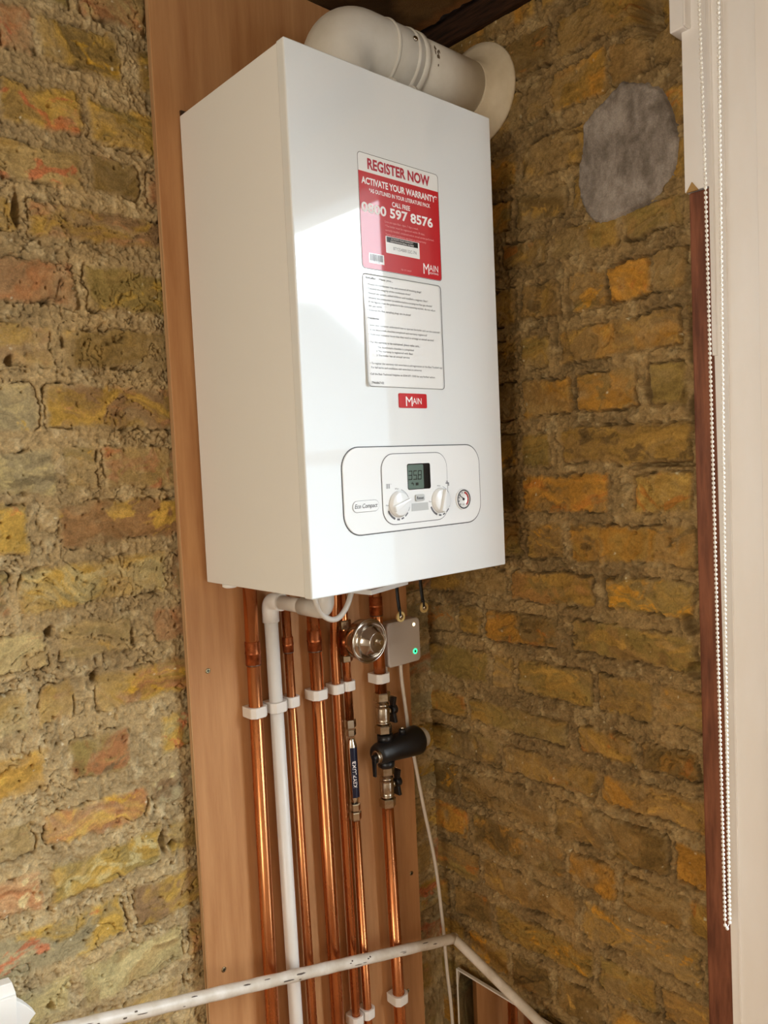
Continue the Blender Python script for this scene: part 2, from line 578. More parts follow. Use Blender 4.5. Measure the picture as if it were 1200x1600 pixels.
M['steel'] = mat('polished_steel', srgb(190, 180, 168), 0.16, 1.0, bump=0.02, bscale=90)
M['brass'] = mat('brass', srgb(248, 222, 150), 0.42, 0.75)
M['black'] = mat('black_plastic', srgb(20, 20, 22), 0.35, bump=0.05, bscale=200)
M['black_soft'] = mat('black_rubber', srgb(16, 16, 16), 0.55)
M['navy'] = mat('navy_print', srgb(16, 20, 44), 0.3)
M['ink'] = mat('dark_ink', srgb(45, 45, 50), 0.5)
M['ink_grey'] = mat('grey_ink', srgb(95, 95, 100), 0.5)
M['white_ink'] = mat('white_ink', srgb(245, 240, 238), 0.45)
M['pink_ink'] = mat('pale_pink_ink', srgb(232, 160, 158), 0.45)
M['red'] = mat('red_print', srgb(192, 2, 16), 0.35, spec=.3, coat=0.7, bump=.05, bscale=70)
M['red_dark'] = mat('crimson_ink', srgb(178, 16, 40), 0.35)
M['paper'] = mat('white_sticker', srgb(236, 236, 233), 0.3, coat=0.8)
M['panel'] = mat('white_panel_plastic', srgb(234, 235, 234), 0.22)
M['groove'] = mat('dark_groove', srgb(70, 72, 76), 0.5)
M['lcd'] = mat('lcd_glass', srgb(84, 100, 92), 0.2, emis=srgb(84, 102, 92), estr=0.12)
M['lcd_dark'] = mat('lcd_black', srgb(14, 17, 17), 0.12)
M['grey_label'] = mat('silver_label', srgb(188, 190, 188), 0.4)
M['gauge_red'] = mat('gauge_red', srgb(190, 40, 40), 0.5)
M['box_grey'] = mat('receiver_plastic', srgb(196, 186, 176), 0.42)
M['led_green'] = mat('green_led', srgb(40, 200, 110), 0.4, emis=(0.03, 0.85, 0.25), estr=1.6)
M['led_warm'] = mat('warm_led', srgb(255, 240, 190), 0.4, emis=(1.0, 0.85, 0.5), estr=1.6)
M['cable'] = mat('white_cable_sheath', srgb(216, 206, 192), 0.4)
M['rail'] = mat('chipped_white_paint', srgb(226, 218, 206), 0.4, col2=srgb(204, 192, 174), scale=30, bump=0.15, bscale=110)
M['chip'] = mat('exposed_dark_metal', srgb(84, 70, 58), 0.7)
M['mirror'] = mat('mirror_glass', srgb(226, 224, 218), 0.03, 1.0)
M['mirror_edge'] = mat('white_mirror_edge', srgb(226, 220, 210), 0.4)
M['bead'] = mat('white_beads', srgb(246, 243, 234), 0.28)
M['scrap'] = mat('white_paper_scrap', srgb(246, 245, 240), 0.7)
M['screw'] = mat('zinc_screw', srgb(190, 176, 140), 0.35, 1.0, col2=srgb(120, 106, 80), scale=300)
M['screw_dark'] = mat('screw_slot', srgb(40, 32, 22), 0.7)
M['render_out'] = mat('pale_render', srgb(88, 91, 92), 0.9)
M['glass'] = mat('window_glass', (1, 1, 1), 0.0, trans=1.0)

# ------------------------------------------------------------------ the setting
XR = 0.522          # brick face of the right-hand wall
YB = 0.003          # brick face of the wall behind the board
ZF, ZC = -1.42, 0.962
XL, YF = -2.35, -3.0

COURSES = [(.962, .905), (.880, .815), (.795, .735), (.700, .643), (.622, .570), (.545, .498), (.466, .406), (.380, .325), (.301, .238),
           (.212, .152), (.136, .074), (.052, -.006), (-.031, -.086), (-.112, -.166), (-.195, -.256), (-.290, -.335),
           (-.362, -.416), (-.441, -.504), (-.525, -.582), (-.605, -.662), (-.686, -.744), (-.768, -.826), (-.850, -.908),
           (-.932, -.990), (-1.014, -1.072), (-1.096, -1.154), (-1.178, -1.236), (-1.260, -1.318), (-1.342, -1.40)]
def c_(*a):
    return srgb(*a)
OCH, OCHD, YEL, PALE = c_(160, 124, 66), c_(118, 92, 50), c_(196, 152, 62), c_(196, 176, 128)
RED, PINK, PURP, GREY, OLIVE, TAN, ORNG = c_(172, 96, 66), c_(184, 136, 104), c_(128, 92, 74), c_(160, 148, 122), c_(140, 120, 68), c_(176, 146, 100), c_(188, 136, 50)
LEFT = {
    1: [(-.127, -.026, RED, TAN), (-.34, -.14, OLIVE, GREY)],
    2: [(-.184, -.076, OCHD, YEL), (-.345, -.190, PINK, RED), (-.049, -.016, OCHD, OCH)],
    3: [(-.245, -.134, OCH, YEL), (-.125, -.016, OLIVE, YEL)],
    4: [(-.262, -.144, OCH, TAN), (-.129, -.057, OCH, OCHD)],
    5: [(-.215, -.016, YEL, PURP), (-.33, -.228, YEL, OCH)],
    6: [(-.33, -.160, PINK, RED), (-.144, -.018, OLIVE, OCHD)],
    7: [(-.30, -.198, PINK, YEL), (-.183, -.016, TAN, OCHD)],
    8: [(-.36, -.224, GREY, PALE), (-.214, -.016, YEL, PURP)],
    9: [(-.33, -.204, GREY, PALE), (-.135, -.015, YEL, OCH)],
    10: [(-.36, -.245, PALE, YEL), (-.205, -.016, PURP, c_(140, 92, 66))],
    11: [(-.267, -.052, PALE, YEL)],
    12: [(-.218, -.106, OLIVE, TAN), (-.074, -.012, RED, PURP), (-.345, -.236, TAN, PALE)],
    13: [(-.170, -.012, YEL, RED), (-.248, -.205, ORNG, YEL), (-.36, -.262, YEL, PALE)],
    14: [(-.211, -.126, RED, OLIVE), (-.078, -.012, PALE, YEL), (-.36, -.245, YEL, ORNG)],
    15: [(-.257, -.106, RED, YEL), (-.096, -.012, PURP, GREY)],
    16: [(-.250, -.088, OLIVE, YEL), (-.073, -.010, OCH, TAN), (-.40, -.262, RED, PINK)],
    17: [(-.136, -.012, YEL, PURP), (-.33, -.150, GREY, YEL)],
    18: [(-.215, -.060, TAN, PALE), (-.35, -.23, GREY, PALE)],
}
hs = axis_coords([(XL - .05, -.9, .04), (-.9, -.40, .006), (-.40, .006, .0014), (.006, .412, .006), (.412, .560, .0018)])
zs = axis_coords([(ZF - .02, -.98, .02), (-.98, -.80, .004), (-.80, .90, .0014), (.90, 1.0, .004)])
lh, lc = masonry(hs, zs, COURSES, LEFT, 11, [OCH, OLIVE, YEL, TAN, PINK, GREY, OCHD, RED],
                 (c_(178, 150, 110), c_(160, 134, 98), c_(204, 180, 142), c_(226, 212, 184)),
                 c_(156, 128, 80), [c_(200, 152, 52), c_(182, 96, 64), c_(198, 158, 72), c_(112, 96, 70), c_(196, 176, 128), c_(172, 124, 84)],
                 holes=[(-.232, .53, .006, .022, .03), (-.235, .755, .004, .016, .02), (-.255, .33, .006, .007, .02), (-.232, -.035, .007, .007, .02),
                        (-.170, -.115, .006, .008, .02), (-.082, -.39, .006, .02, .02), (-.068, -.40, .007, .006, .02), (-.30, .012, .006, .006, .02), (-.26, -.56, .006, .006, .015)], gain=(1.08, 1.18, 1.20))
Hh, Zz = np.meshgrid(hs, zs)
# the brickwork steps back behind the board
back = 0.020 * sstep(-.012, -.004, Hh + 0.004 * fbm(Hh * 0 + 3, Zz * 40, 5, 3)) * sstep(-0.05, -0.12, Zz)
structure(field_mesh('wall_back', np.stack([Hh, YB - lh + back, Zz], -1), lc, M['brick']))

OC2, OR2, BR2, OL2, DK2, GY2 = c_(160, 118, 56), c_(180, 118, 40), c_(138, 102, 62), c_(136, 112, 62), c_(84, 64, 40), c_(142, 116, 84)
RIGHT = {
    1: [(.329, .472, OC2, BR2)],
    2: [(.316, .420, OC2, OR2), (.500, .546, OC2, DK2), (.425, .490, c_(166, 122, 78), BR2)],
    5: [(.441, .536, OL2, BR2)],
    6: [(.237, .320, OC2, BR2), (.338, .405, OL2, BR2), (.407, .481, OR2, c_(190, 124, 36)), (.484, .540, BR2, GY2)],
    7: [(.236, .296, OC2, OL2), (.319, .530, OR2, BR2)],
    8: [(.237, .336, OR2, OC2), (.346, .454, OC2, OR2), (.477, .535, DK2, OL2)],
    9: [(.229, .290, OC2, OL2), (.314, .540, OC2, BR2)],
    10: [(.230, .402, BR2, OR2), (.446, .542, OC2, c_(176, 138, 72))],
    11: [(.325, .545, OR2, OC2), (.235, .312, BR2, OC2)],
    12: [(.195, .369, OC2, c_(160, 108, 62)), (.392, .544, OL2, OC2)],
    13: [(.129, .292, OR2, DK2), (.325, .542, OL2, BR2)],
    14: [(.200, .358, OL2, OC2), (.37, .47, BR2, OC2)],
    15: [(.081, .303, OC2, OL2), (.329, .438, OC2, BR2), (.45, .54, OR2, DK2)],
}
hr = axis_coords([(-.06, .0, .004), (.0, .560, .0014)])
zr = axis_coords([(ZF - .02, -1.0, .02), (-1.0, .935, .0014), (.935, 1.02, .01)])
PATCH = [(-.444, .740), (-.480, .723), (-.508, .702), (-.522, .677), (-.532, .642), (-.538, .615), (-.533, .585), (-.519, .561), (-.504, .545), (-.465, .539),
         (-.428, .533), (-.399, .529), (-.379, .545), (-.363, .581), (-.360, .622), (-.370, .659), (-.374, .694), (-.395, .712), (-.418, .723)]     # (y, z) round its rim
CPY, CPZ, CPRY, CPRZ = -0.449, 0.634, 0.088, 0.105
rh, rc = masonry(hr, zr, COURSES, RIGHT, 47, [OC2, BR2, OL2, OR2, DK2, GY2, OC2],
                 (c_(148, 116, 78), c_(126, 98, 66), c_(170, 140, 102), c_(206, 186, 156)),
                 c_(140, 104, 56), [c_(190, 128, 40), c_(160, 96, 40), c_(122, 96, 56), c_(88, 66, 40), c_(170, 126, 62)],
                 holes=[(.500, .835, .032, .050, .06), (.548, .33, .008, .03, .03), (.545, .60, .008, .03, .02), (.335, .42, .006, .02, .02), (.475, .262, .006, .022, .02),
                        (.343, .27, .004, .03, .015), (.31, .375, .005, .02, .015), (.535, -.09, .014, .012, .025), (.06, -.27, .012, .012, .02), (.55, .23, .01, .03, .03), (.54, -.16, .012, .01, .02),
                        (.50, .147, .05, .003, .02), (.36, .69, .03, .003, .015)],
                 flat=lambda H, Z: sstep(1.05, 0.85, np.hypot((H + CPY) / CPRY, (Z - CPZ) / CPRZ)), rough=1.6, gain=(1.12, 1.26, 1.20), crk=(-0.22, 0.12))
Hh, Zz = np.meshgrid(hr, zr)
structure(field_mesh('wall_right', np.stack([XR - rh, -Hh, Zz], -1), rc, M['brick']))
# wall around the window: under the sill, over the head, beyond it
w = MB()
w.box(.56, .70, -.56, -.68, ZF, ZC + .1)
w.box(.56, .70, WY1, YF - .1, ZF, ZC + .1)
w.box(.56, .70, WY0, WY1, ZF, WZ0)
w.box(.56, .70, WY0, WY1, WZ1, ZC + .1)
structure(w.build('wall_right', M['room_wall']))
structure(MB().box(XL - .1, XL, YF, .1, ZF, ZC + .1).build('wall_left', M['room_wall']))
structure(MB().box(XL - .1, .7, YF - .1, YF, ZF, ZC + .1).build('wall_front', M['room_wall']))
structure(MB().box(XL - .1, .7, YF - .1, .1, ZF - .05, ZF).build('floor', M['floorwood']))
# ceiling plaster with a broken edge along the beam
cx = axis_coords([(XL, -.3, .1), (-.3, .2, .02), (.2, .492, .004)])
cy = axis_coords([(YF, -1.2, .1), (-1.2, -.5, .03), (-.5, .03, .004)])
Cx, Cy = np.meshgrid(cx, cy)
edge = 0.014 * fbm(Cx * 0 + 1.7, Cy * 22, 71, 4, 0.65) - 0.004
Cxx = Cx + edge * sstep(.40, .492, Cx)
Cz = ZC - 0.004 * fbm(Cx * 18, Cy * 18, 73, 4) - 0.006 * fbm(Cx * 6, Cy * 6, 74, 2) * (Cx > .1)
tt = sstep(-.1, .35, fbm(Cx * 9, Cy * 9, 75, 4))[..., None]
cc = np.array(c_(128, 100, 64)) * (1 - tt) + np.array(c_(72, 54, 34)) * tt
tt = sstep(.462, .49, Cx + .01 * fbm(Cx * 40, Cy * 40, 76, 3))[..., None] * .8
cc = cc * (1 - tt) + np.array(c_(150, 104, 60)) * tt
tt = sstep(.0, -.5, Cx)[..., None]
cc = cc * (1 - tt) + np.array(c_(214, 202, 182)) * tt
Ctop = np.stack([Cxx, Cy, Cz], -1)
structure(field_mesh('ceiling', Ctop, cc, M['brick']))
structure(MB().box(XL - .1, .70, YF - .1, .1, 1.03, 1.08).build('ceiling', M['dark_timber']))
lip = [[tuple(Ctop[j, -1]) for j in range(len(cy))], [tuple(Ctop[j, -1] + np.array([0.004, 0, .018])) for j in range(len(cy))]]
structure(MB().grid(lip).build('ceiling', M['plaster']))
# timber plate along the top of the right-hand wall
structure(MB().box(.506, .60, -2.9, .02, .928, 1.03).build('ceiling_beam', M['dark_timber'], bevel=.004))

# cream window surround and the bare strip
t = MB()
t.box(.506, .58, -.5495, -.5885, .536, ZC - .001)
t.prism([(-.5885, ZC - .001), (-.5885, .5345), (-.6045, ZF), (-.6560, ZF), (-.6560, ZC - .001)], 0, .500, .58)
t.box(.4970, .58, -.6095, -.6115, ZF, ZC - .001)
t.box(.492, .58, -.6560, -.6740, ZF, ZC - .001)
t.box(.494, .58, -.590, -.596, .30, ZC - .001)
structure(t.build('trim_1', M['cream'], bevel=.0022))
structure(MB().prism([(-.5545, .5345), (-.5900, .5345), (-.6060, ZF), (-.5600, ZF)], 0, .507, .58).build('trim_2', M['strip'], bevel=.003))
t = MB()
t.box(.494, .58, -.5380, -.5600, .757, ZC - .001)
t.box(.489, .58, -.5600, -.5640, .757, ZC - .001)
structure(t.build('trim_3', M['cream'], bevel=.002))
structure(MB().prism([(-.553, .5346), (-.5705, .5346), (-.5615, .5475)], 0, .503, .506).build('trim_4', mat('tan_patch', srgb(176, 140, 84), 0.8)))
# window frame and panes
wf = MB()
wf.box(.60, .66, WY0, WY0 - .05, WZ0, WZ1)
wf.box(.60, .66, WY1 + .05, WY1, WZ0, WZ1)
wf.box(.60, .66, WY0, WY1, WZ0, WZ0 + .06)
wf.box(.60, .66, WY0, WY1, WZ1 - .012, WZ1)
wf.box(.60, .64, WY0, WY1, .175, .212)
wo = structure(wf.build('window_1', M['cream'], bevel=.003))
# the house across the street, its gable seen only as a reflection in the boiler
hb = MB()
hb.prism([(-14, -6), (-14, 2.2), (-7.15, 2.2), (-6.9, 2.02), (-5.6, 1.0), (-4.4, .1), (-2.0, 0), (-2.0, -6)], 0, 5.0, 5.4)
structure(hb.build('exterior_building', M['render_out']))
structure(MB().box(1.2, 20, -30, 20, -6.1, -6).build('exterior_ground', mat('street', srgb(120, 118, 114), 0.9)))

# ------------------------------------------------------------------ plywood board
BY = -0.020
board = label(MB().box(-.0355, .4245, BY, BY + .011, ZF + .002, ZC - .006).build('plywood_board', M['ply'], loc=(.19, BY, ZF + .002), bevel=.0008, seg=1),
              'tall reddish plywood board behind the boiler and pipes', 'board')
MB().box(-.0362, -.0352, BY + .0008, BY + .0102, ZF + .004, ZC - .008).build('cut_edge', M['plyedge'], board, lab='pale layered cut edge')
for sx, sz in ((-.004, -.137), (-.007, -.616), (.405, -.62), (.352 + .03, -.845), (.395, .62)):
    s = MB().lathe([(0, .0042), (.0006, .0042), (.0012, .0032)], (sx, BY - .0002, sz), (0, -1, 0), 16).build('screw', M['screw'], board)
    k = MB().box(sx - .0025, sx + .0025, BY - .0016, BY - .0013, sz - .0006, sz + .0006)
    k.box(sx - .0006, sx + .0006, BY - .0016, BY - .0013, sz - .0025, sz + .0025)
    k.build('cross_slot', M['screw_dark'], s)

# ------------------------------------------------------------------ boiler
W, H = 0.3885, 0.700
YFR = -0.2950
boiler = thing('wall_boiler', 'large white wall boiler with red and white stickers, hung on plywood', 'boiler', (W / 2, BY, 0))
MB().box(0.0012, W - .0012, -.280, -.0245, 0.0012, H - .0012).build('casing', M['white_side'], boiler, bevel=.0015)
fc = MB()
fc.box(0, W, YFR, -.2785, 0, H)
fc.build('front_cover', M['white'], boiler, bevel=.0022, seg=3)
MB().box(.004, W - .004, -.0243, BY - .0003, .66, .7085).build('hanging_bracket', M['solder'], boiler, lab='grey metal hanging bracket')
MB().lathe([(0, .012), (.004, .012), (.006, .008)], (.012, -.075, .0015), (0, 0, -1), 20).build('casing_fixing', M['white_side'], boiler)
fl = MB().prism([(.155, -.231), (.257, -.203), (.262, -.150), (.148, -.170)], 2, -.0222, -.0206)
fl.prism([(.155, -.2315), (.257, -.2035), (.257, -.2020), (.155, -.2300)], 2, -.0222, -.0150)
fl.prism([(.155, -.2315), (.1565, -.2315), (.1495, -.170), (.148, -.170)], 2, -.0222, -.0150)
fl.build('drop_flap', M['white'], boiler, bevel=.0004, lab='white flap hanging open under the casing')

def front(eps):
    return lambda x, z: (x, YFR - eps, z)

def plate(poly, y0, y1):
    return MB().prism(poly, 1, y0, y1)

# --- red warranty sticker
s1 = plate(rrect(.111, .2655, .4335, .5875, .0055), YFR, YFR - .0003).build('warranty_sticker', M['paper'], boiler, lab='red and white warranty sticker')
out = rrect(.1113, .2652, .4338, .5872, .0053)
inn = rrect(.1119, .2646, .4344, .5866, .0050)
MB().ring(out, inn, 1, YFR - .0002, YFR - .00042).build('outline', M['ink'], s1)
rp = rrect(.1121, .2644, .4347, .58, .0048)
rp = [p for p in rp if p[1] < .55] 
rp = [(.2644, .5625), (.1121, .5625)] + rp
plate(rp, YFR - .0002, YFR - .0004).build('red_field', M['red'], s1)
tx = MB()
text_fit(tx, 'REGISTER NOW', .1285, .2475, .5675, .0133, front(.00055), off=.034)
tx.build('red_lettering', M['red_dark'], s1)
tx = MB()
P5 = front(.00055)
text_fit(tx, 'ACTIVATE YOUR WARRANTY*', .1165, .2615, .5465, .0085, P5, off=.03)
text_fit(tx, '*AS OUTLINED IN YOUR LITERATURE PACK', .1295, .2465, .5365, .0051, P5, off=.02)
text_fit(tx, 'CALL FREE', .171, .2055, .5250, .0062, P5, off=.02)
text_fit(tx, '0800 597 8576', .1145, .2505, .5092, .0122, P5, off=.03)
tx.build('white_lettering', M['white_ink'], s1)
tx = MB()
text_fit(tx, 'M', .2275, .2390, .4405, .0150, P5)
text_fit(tx, 'AIN', .2395, .2580, .4460, .0088, P5)
text_fit(tx, 'HEATING', .2395, .2580, .4418, .0026, P5)
tx.build('logo_lettering', M['white_ink'], s1)
tx = MB()
for k, (s, e) in enumerate((('Lines are open 8am - 6pm, 7 days a week.', .2205), ('*The boiler must be registered within 30 days,', .2330),
                            ('correctly installed, completed and an annual service performed.', .2515), ('Terms and conditions see baxi.co.uk/warranty', .2350))):
    text_fit(tx, s, .1560, e, .5008 - k * .0056, .0027, P5)
tx.build('small_print', M['pink_ink'], s1)
tx = MB()
text_fit(tx, '720 1271 504 07', .1830, .2030, .4395, .0020, P5)
tx.build('part_number', M['pink_ink'], s1)
sb = plate(rrect(.1560, .2210, .4600, .4830, .0012, 3), YFR - .0004, YFR - .00052).build('serial_label', M['paper'], s1)
plate([(.1580, .4748), (.2180, .4748), (.2180, .4822), (.1580, .4822)], YFR - .0005, YFR - .0006).build('black_band', M['lcd_dark'], sb)
tx = MB()
text_fit(tx, 'ACTIVATE YOUR WARRANTY', .1660, .2090, .4790, .0021, front(.00066))
text_fit(tx, 'REGISTRATION SERIAL NUMBER', .1650, .2100, .4757, .0021, front(.00066))
tx.build('band_lettering', M['white_ink'], sb)
tx = MB()
text_fit(tx, 'BTY254B00132C-7N', .1700, .2145, .4655, .0042, front(.0006))
tx.build('serial_number', M['ink_grey'], sb)
rb = random.Random(3)
bl = plate([(.1240, .4425), (.1515, .4425), (.1515, .4555), (.1240, .4555)], YFR - .0004, YFR - .0005).build('barcode_label', M['paper'], s1)
bc = MB()
x = .1255
while x < .1495:
    wbar = rb.choice((.0003, .0003, .0006, .0009))
    bc.prism([(x, .4455), (x + wbar, .4455), (x + wbar, .4545), (x, .4545)], 1, YFR - .0005, YFR - .00058)
    x += wbar + rb.choice((.0003, .0005, .0006))
text_fit(bc, '720127150407', .1320, .1440, .4432, .0018, front(.00056))
bc.build('bars', M['ink_grey'], bl)

# --- white checklist sticker, its lower left corner lifting
def curl(x, z):
    d = max(0.0, .118 - x) / .008
    e = max(0.0, .40 - z) / .125
    return .0022 * d * d * min(1, e) + .0028 * max(0, 1 - math.hypot(x - .1095, z - .275) / .009)
nx, nz = 40, 60
poly = rrect(.1100, .2625, .2750, .4275, .006)
def clampx(x, z):
    r = .006
    for cxx, czz, sx, sz in ((.1160, .2810, -1, -1), (.2565, .2810, 1, -1), (.1160, .4215, -1, 1), (.2565, .4215, 1, 1)):
        if (x - cxx) * sx > 0 and (z - czz) * sz > 0:
            d = math.hypot(x - cxx, z - czz)
            if d > r:
                return cxx + (x - cxx) * r / d, czz + (z - czz) * r / d
    return x, z
def sheet(y_off):
    G = []
    for j in range(nz + 1):
        row = []
        for i in range(nx + 1):
            x, z = .1100 + .1525 * (i / nx) ** 1.5, .2750 + .1525 * j / nz
            x, z = clampx(x, z)
            row.append((x, YFR - y_off - curl(x, z), z))
        G.append(row)
    return G
sg = MB().grid(sheet(.0003))
s2 = sg.build('checklist_sticker', M['paper'], boiler, lab='white checklist sticker with black outline')
sm = s2.modifiers.new('thickness', 'SOLIDIFY')
sm.thickness = .0002
sm.offset = -1 if True else 1
ol, il = rrect(.1106, .2619, .2756, .4269, .0056), rrect(.1112, .2613, .2762, .4263, .0052)
def densify(p, n=10):
    o = []
    for i in range(len(p)):
        a, b = p[i], p[(i + 1) % len(p)]
        for k in range(n):
            o.append((a[0] + (b[0] - a[0]) * k / n, a[1] + (b[1] - a[1]) * k / n))
    return o
ol, il = densify(ol), densify(il)
b = MB()
n = len(ol)
b.add([(p[0], YFR - .00062 - curl(*p), p[1]) for p in ol] + [(p[0], YFR - .00062 - curl(*p), p[1]) for p in il],
      [(i, (i + 1) % n, n + (i + 1) % n, n + i) for i in range(n)])
b.build('outline', M['ink'], s2)
tx = MB()
P2 = front(.00068)
def P2c(x, z):
    return (x, YFR - .00068 - curl(x, z), z)
LINES = [('Installer - Have you...', .1165, .1660, .4205, .0030, .008), ('\u2022 Primed the condensate trap, and removed all blocking plugs?', .1172, .2210, .4120, .0026, 0),
         ('\u2022 Checked the integrity of the condensate drain?', .1172, .1990, .4062, .0026, 0), ('\u2022 Flushed the system, added inhibitor and installed a magnetic filter?', .1172, .2335, .4002, .0026, 0),
         ('\u2022 Allowed the combustion to stabilise before carrying out flue gas checks?', .1172, .2420, .3940, .0026, 0),
         ('(If the figures meet the guidance in the commissioning section, do not adjust', .1190, .2485, .3885, .0026, 0), ('the gas valve)', .1190, .1435, .3832, .0026, 0),
         ('\u2022 Ensured the flue sampling plugs are in place?', .1172, .1980, .3775, .0026, 0), ('Handover', .1172, .1380, .3665, .0030, .008),
         ('\u2022 Does your customer understand how to operate the boiler and use the controls?', .1172, .2555, .3575, .0026, 0),
         ('\u2022 Is the Benchmark checklist completed and warranty registered?', .1172, .2290, .3512, .0026, 0),
         ('\u2022 Does your customer know that they need to arrange an annual service?', .1172, .2425, .3450, .0026, 0),
         ('\u2022 For the warranty to be maintained, please make sure...', .1172, .2140, .3345, .0028, .004),
         ('1 The Benchmark checklist is completed', .1295, .2010, .3282, .0026, 0), ('2 The warranty is registered with Baxi', .1295, .1985, .3228, .0026, 0),
         ('3 The boiler has an annual service', .1295, .1920, .3172, .0026, 0),
         ('\u2022 To register the warranty visit www.baxi.co.uk/registration or the Baxi Toolbelt app', .1172, .2580, .3060, .0026, 0),
         ('For full terms and conditions visit www.baxi.co.uk/terms', .1190, .2150, .3003, .0026, 0),
         ('Call the Baxi Technical Helpline on 0344 871 1545 for any further advice.', .1172, .2425, .2915, .0026, 0), ('7966867-02', .1185, .1410, .2795, .0030, .004)]
for s, x0, x1, zb, cap, of in LINES:
    text_fit(tx, s, x0, x1, zb, cap, P2c, off=of)
tx.build('lettering', M['ink_grey'], s2)

# --- red maker's badge
bd = plate(rrect(.1675, .2225, .2475, .2680, .0022, 4), YFR, YFR - .0012).build('badge', M['red'], boiler, lab='small red badge')
tx = MB()
text_fit(tx, 'M', .1805, .1935, .2500, .0135, front(.0014))
text_fit(tx, 'AIN', .1940, .2115, .2532, .0085, front(.0014))
tx.build('badge_lettering', M['white_ink'], bd)

# --- control panel
po = rrect(.0580, .3325, .0745, .1945, .030, 10)
p1 = rrect(.0592, .3313, .0757, .1933, .029, 10)
p2 = rrect(.0606, .3299, .0771, .1919, .0278, 10)
cp = plate(p1, YFR + .001, YFR - .0016).build('control_panel', M['panel'], boiler, bevel=.0012, lab='rounded white control panel')
MB().ring(po, p1, 1, YFR + .001, YFR - .0006).build('panel_seam', M['groove'], cp, lab='dark seam around the panel')
PF = YFR - .0016
inner = plate(rrect(.1275, .2570, .0850, .1830, .022, 8), PF, PF - .0012).build('inner_panel', M['panel'], cp, bevel=.0008)
MB().ring(rrect(.1266, .2579, .0841, .1839, .0228, 8), rrect(.1276, .2569, .0851, .1829, .0219, 8), 1, PF - .0001, PF - .0005).build('inner_seam', M['ink_grey'], cp)
PI_ = PF - .0012
lc_ = plate(rrect(.1755, .2215, .1315, .1685, .003, 4), PI_, PI_ - .0003).build('display', M['lcd_dark'], cp, lab='black edged digital display, right end painted as shade')  # narrow black rim; wider black at right paints in recess shadow and reflection
plate(rrect(.1763, .2075, .1325, .1670, .002, 3), PI_ - .0003, PI_ - .0004).build('screen', M['lcd'], lc_)
sg = MB()
def seg7(x, z, w_, h_, on, t_=.0011):
    e = PI_ - .00048
    def bar(x0, x1, z0, z1):
        sh = .10
        q = [(x0 + sh * (z0 - z), z0), (x1 + sh * (z0 - z), z0), (x1 + sh * (z1 - z), z1), (x0 + sh * (z1 - z), z1)]
        sg.add([(a, e, b) for a, b in q], [(0, 1, 2, 3)])
    g = .0003
    if 'a' in on: bar(x + g, x + w_ - g, z + h_ - t_, z + h_)
    if 'g' in on: bar(x + g, x + w_ - g, z + h_ / 2 - t_ / 2, z + h_ / 2 + t_ / 2)
    if 'd' in on: bar(x + g, x + w_ - g, z, z + t_)
    if 'f' in on: bar(x, x + t_, z + h_ / 2 + g, z + h_ - g)
    if 'b' in on: bar(x + w_ - t_, x + w_, z + h_ / 2 + g, z + h_ - g)
    if 'e' in on: bar(x, x + t_, z + g, z + h_ / 2 - g)
    if 'c' in on: bar(x + w_ - t_, x + w_, z + g, z + h_ / 2 - g)
seg7(.1768, .1455, .0072, .0130, 'abgcd')
seg7(.1862, .1455, .0072, .0130, 'afgcd')
seg7(.1955, .1455, .0072, .0130, 'abcdefg')
sg.add([(a, PI_ - .00048, b) for a, b in ((.1940, .1455), (.1950, .1455), (.1950, .1468), (.1940, .1468))], [(0, 1, 2, 3)])
def poly_on(mb, pts, e):
    mb.add([(a, e, b) for a, b in pts], [tuple(range(len(pts)))])
def tap_icon(mb, x, z, s, e):
    poly_on(mb, [(x, z + .45 * s), (x + .75 * s, z + .45 * s), (x + .75 * s, z + .68 * s), (x, z + .68 * s)], e)
    poly_on(mb, [(x + .75 * s, z), (x + s, z), (x + s, z + .68 * s), (x + .75 * s, z + .68 * s)], e)
    poly_on(mb, [(x + .35 * s, z + .68 * s), (x + .5 * s, z + .68 * s), (x + .5 * s, z + .9 * s), (x + .35 * s, z + .9 * s)], e)
    poly_on(mb, [(x + .15 * s, z + .9 * s), (x + .7 * s, z + .9 * s), (x + .7 * s, z + s), (x + .15 * s, z + s)], e)
def rad_icon(mb, x, z, s, e):
    for k in range(4):
        poly_on(mb, [(x + k * .28 * s, z), (x + k * .28 * s + .13 * s, z), (x + k * .28 * s + .13 * s, z + s), (x + k * .28 * s, z + s)], e)
tap_icon(sg, .1822, .1375, .0048, PI_ - .00048)
for k in range(4):
    poly_on(sg, [(.1910 + k * .0014, .1372), (.1922 + k * .0014, .1372), (.1922 + k * .0014, .1412), (.1910 + k * .0014, .1412)], PI_ - .00048)
sg.build('digits', M['lcd_dark'], lc_)
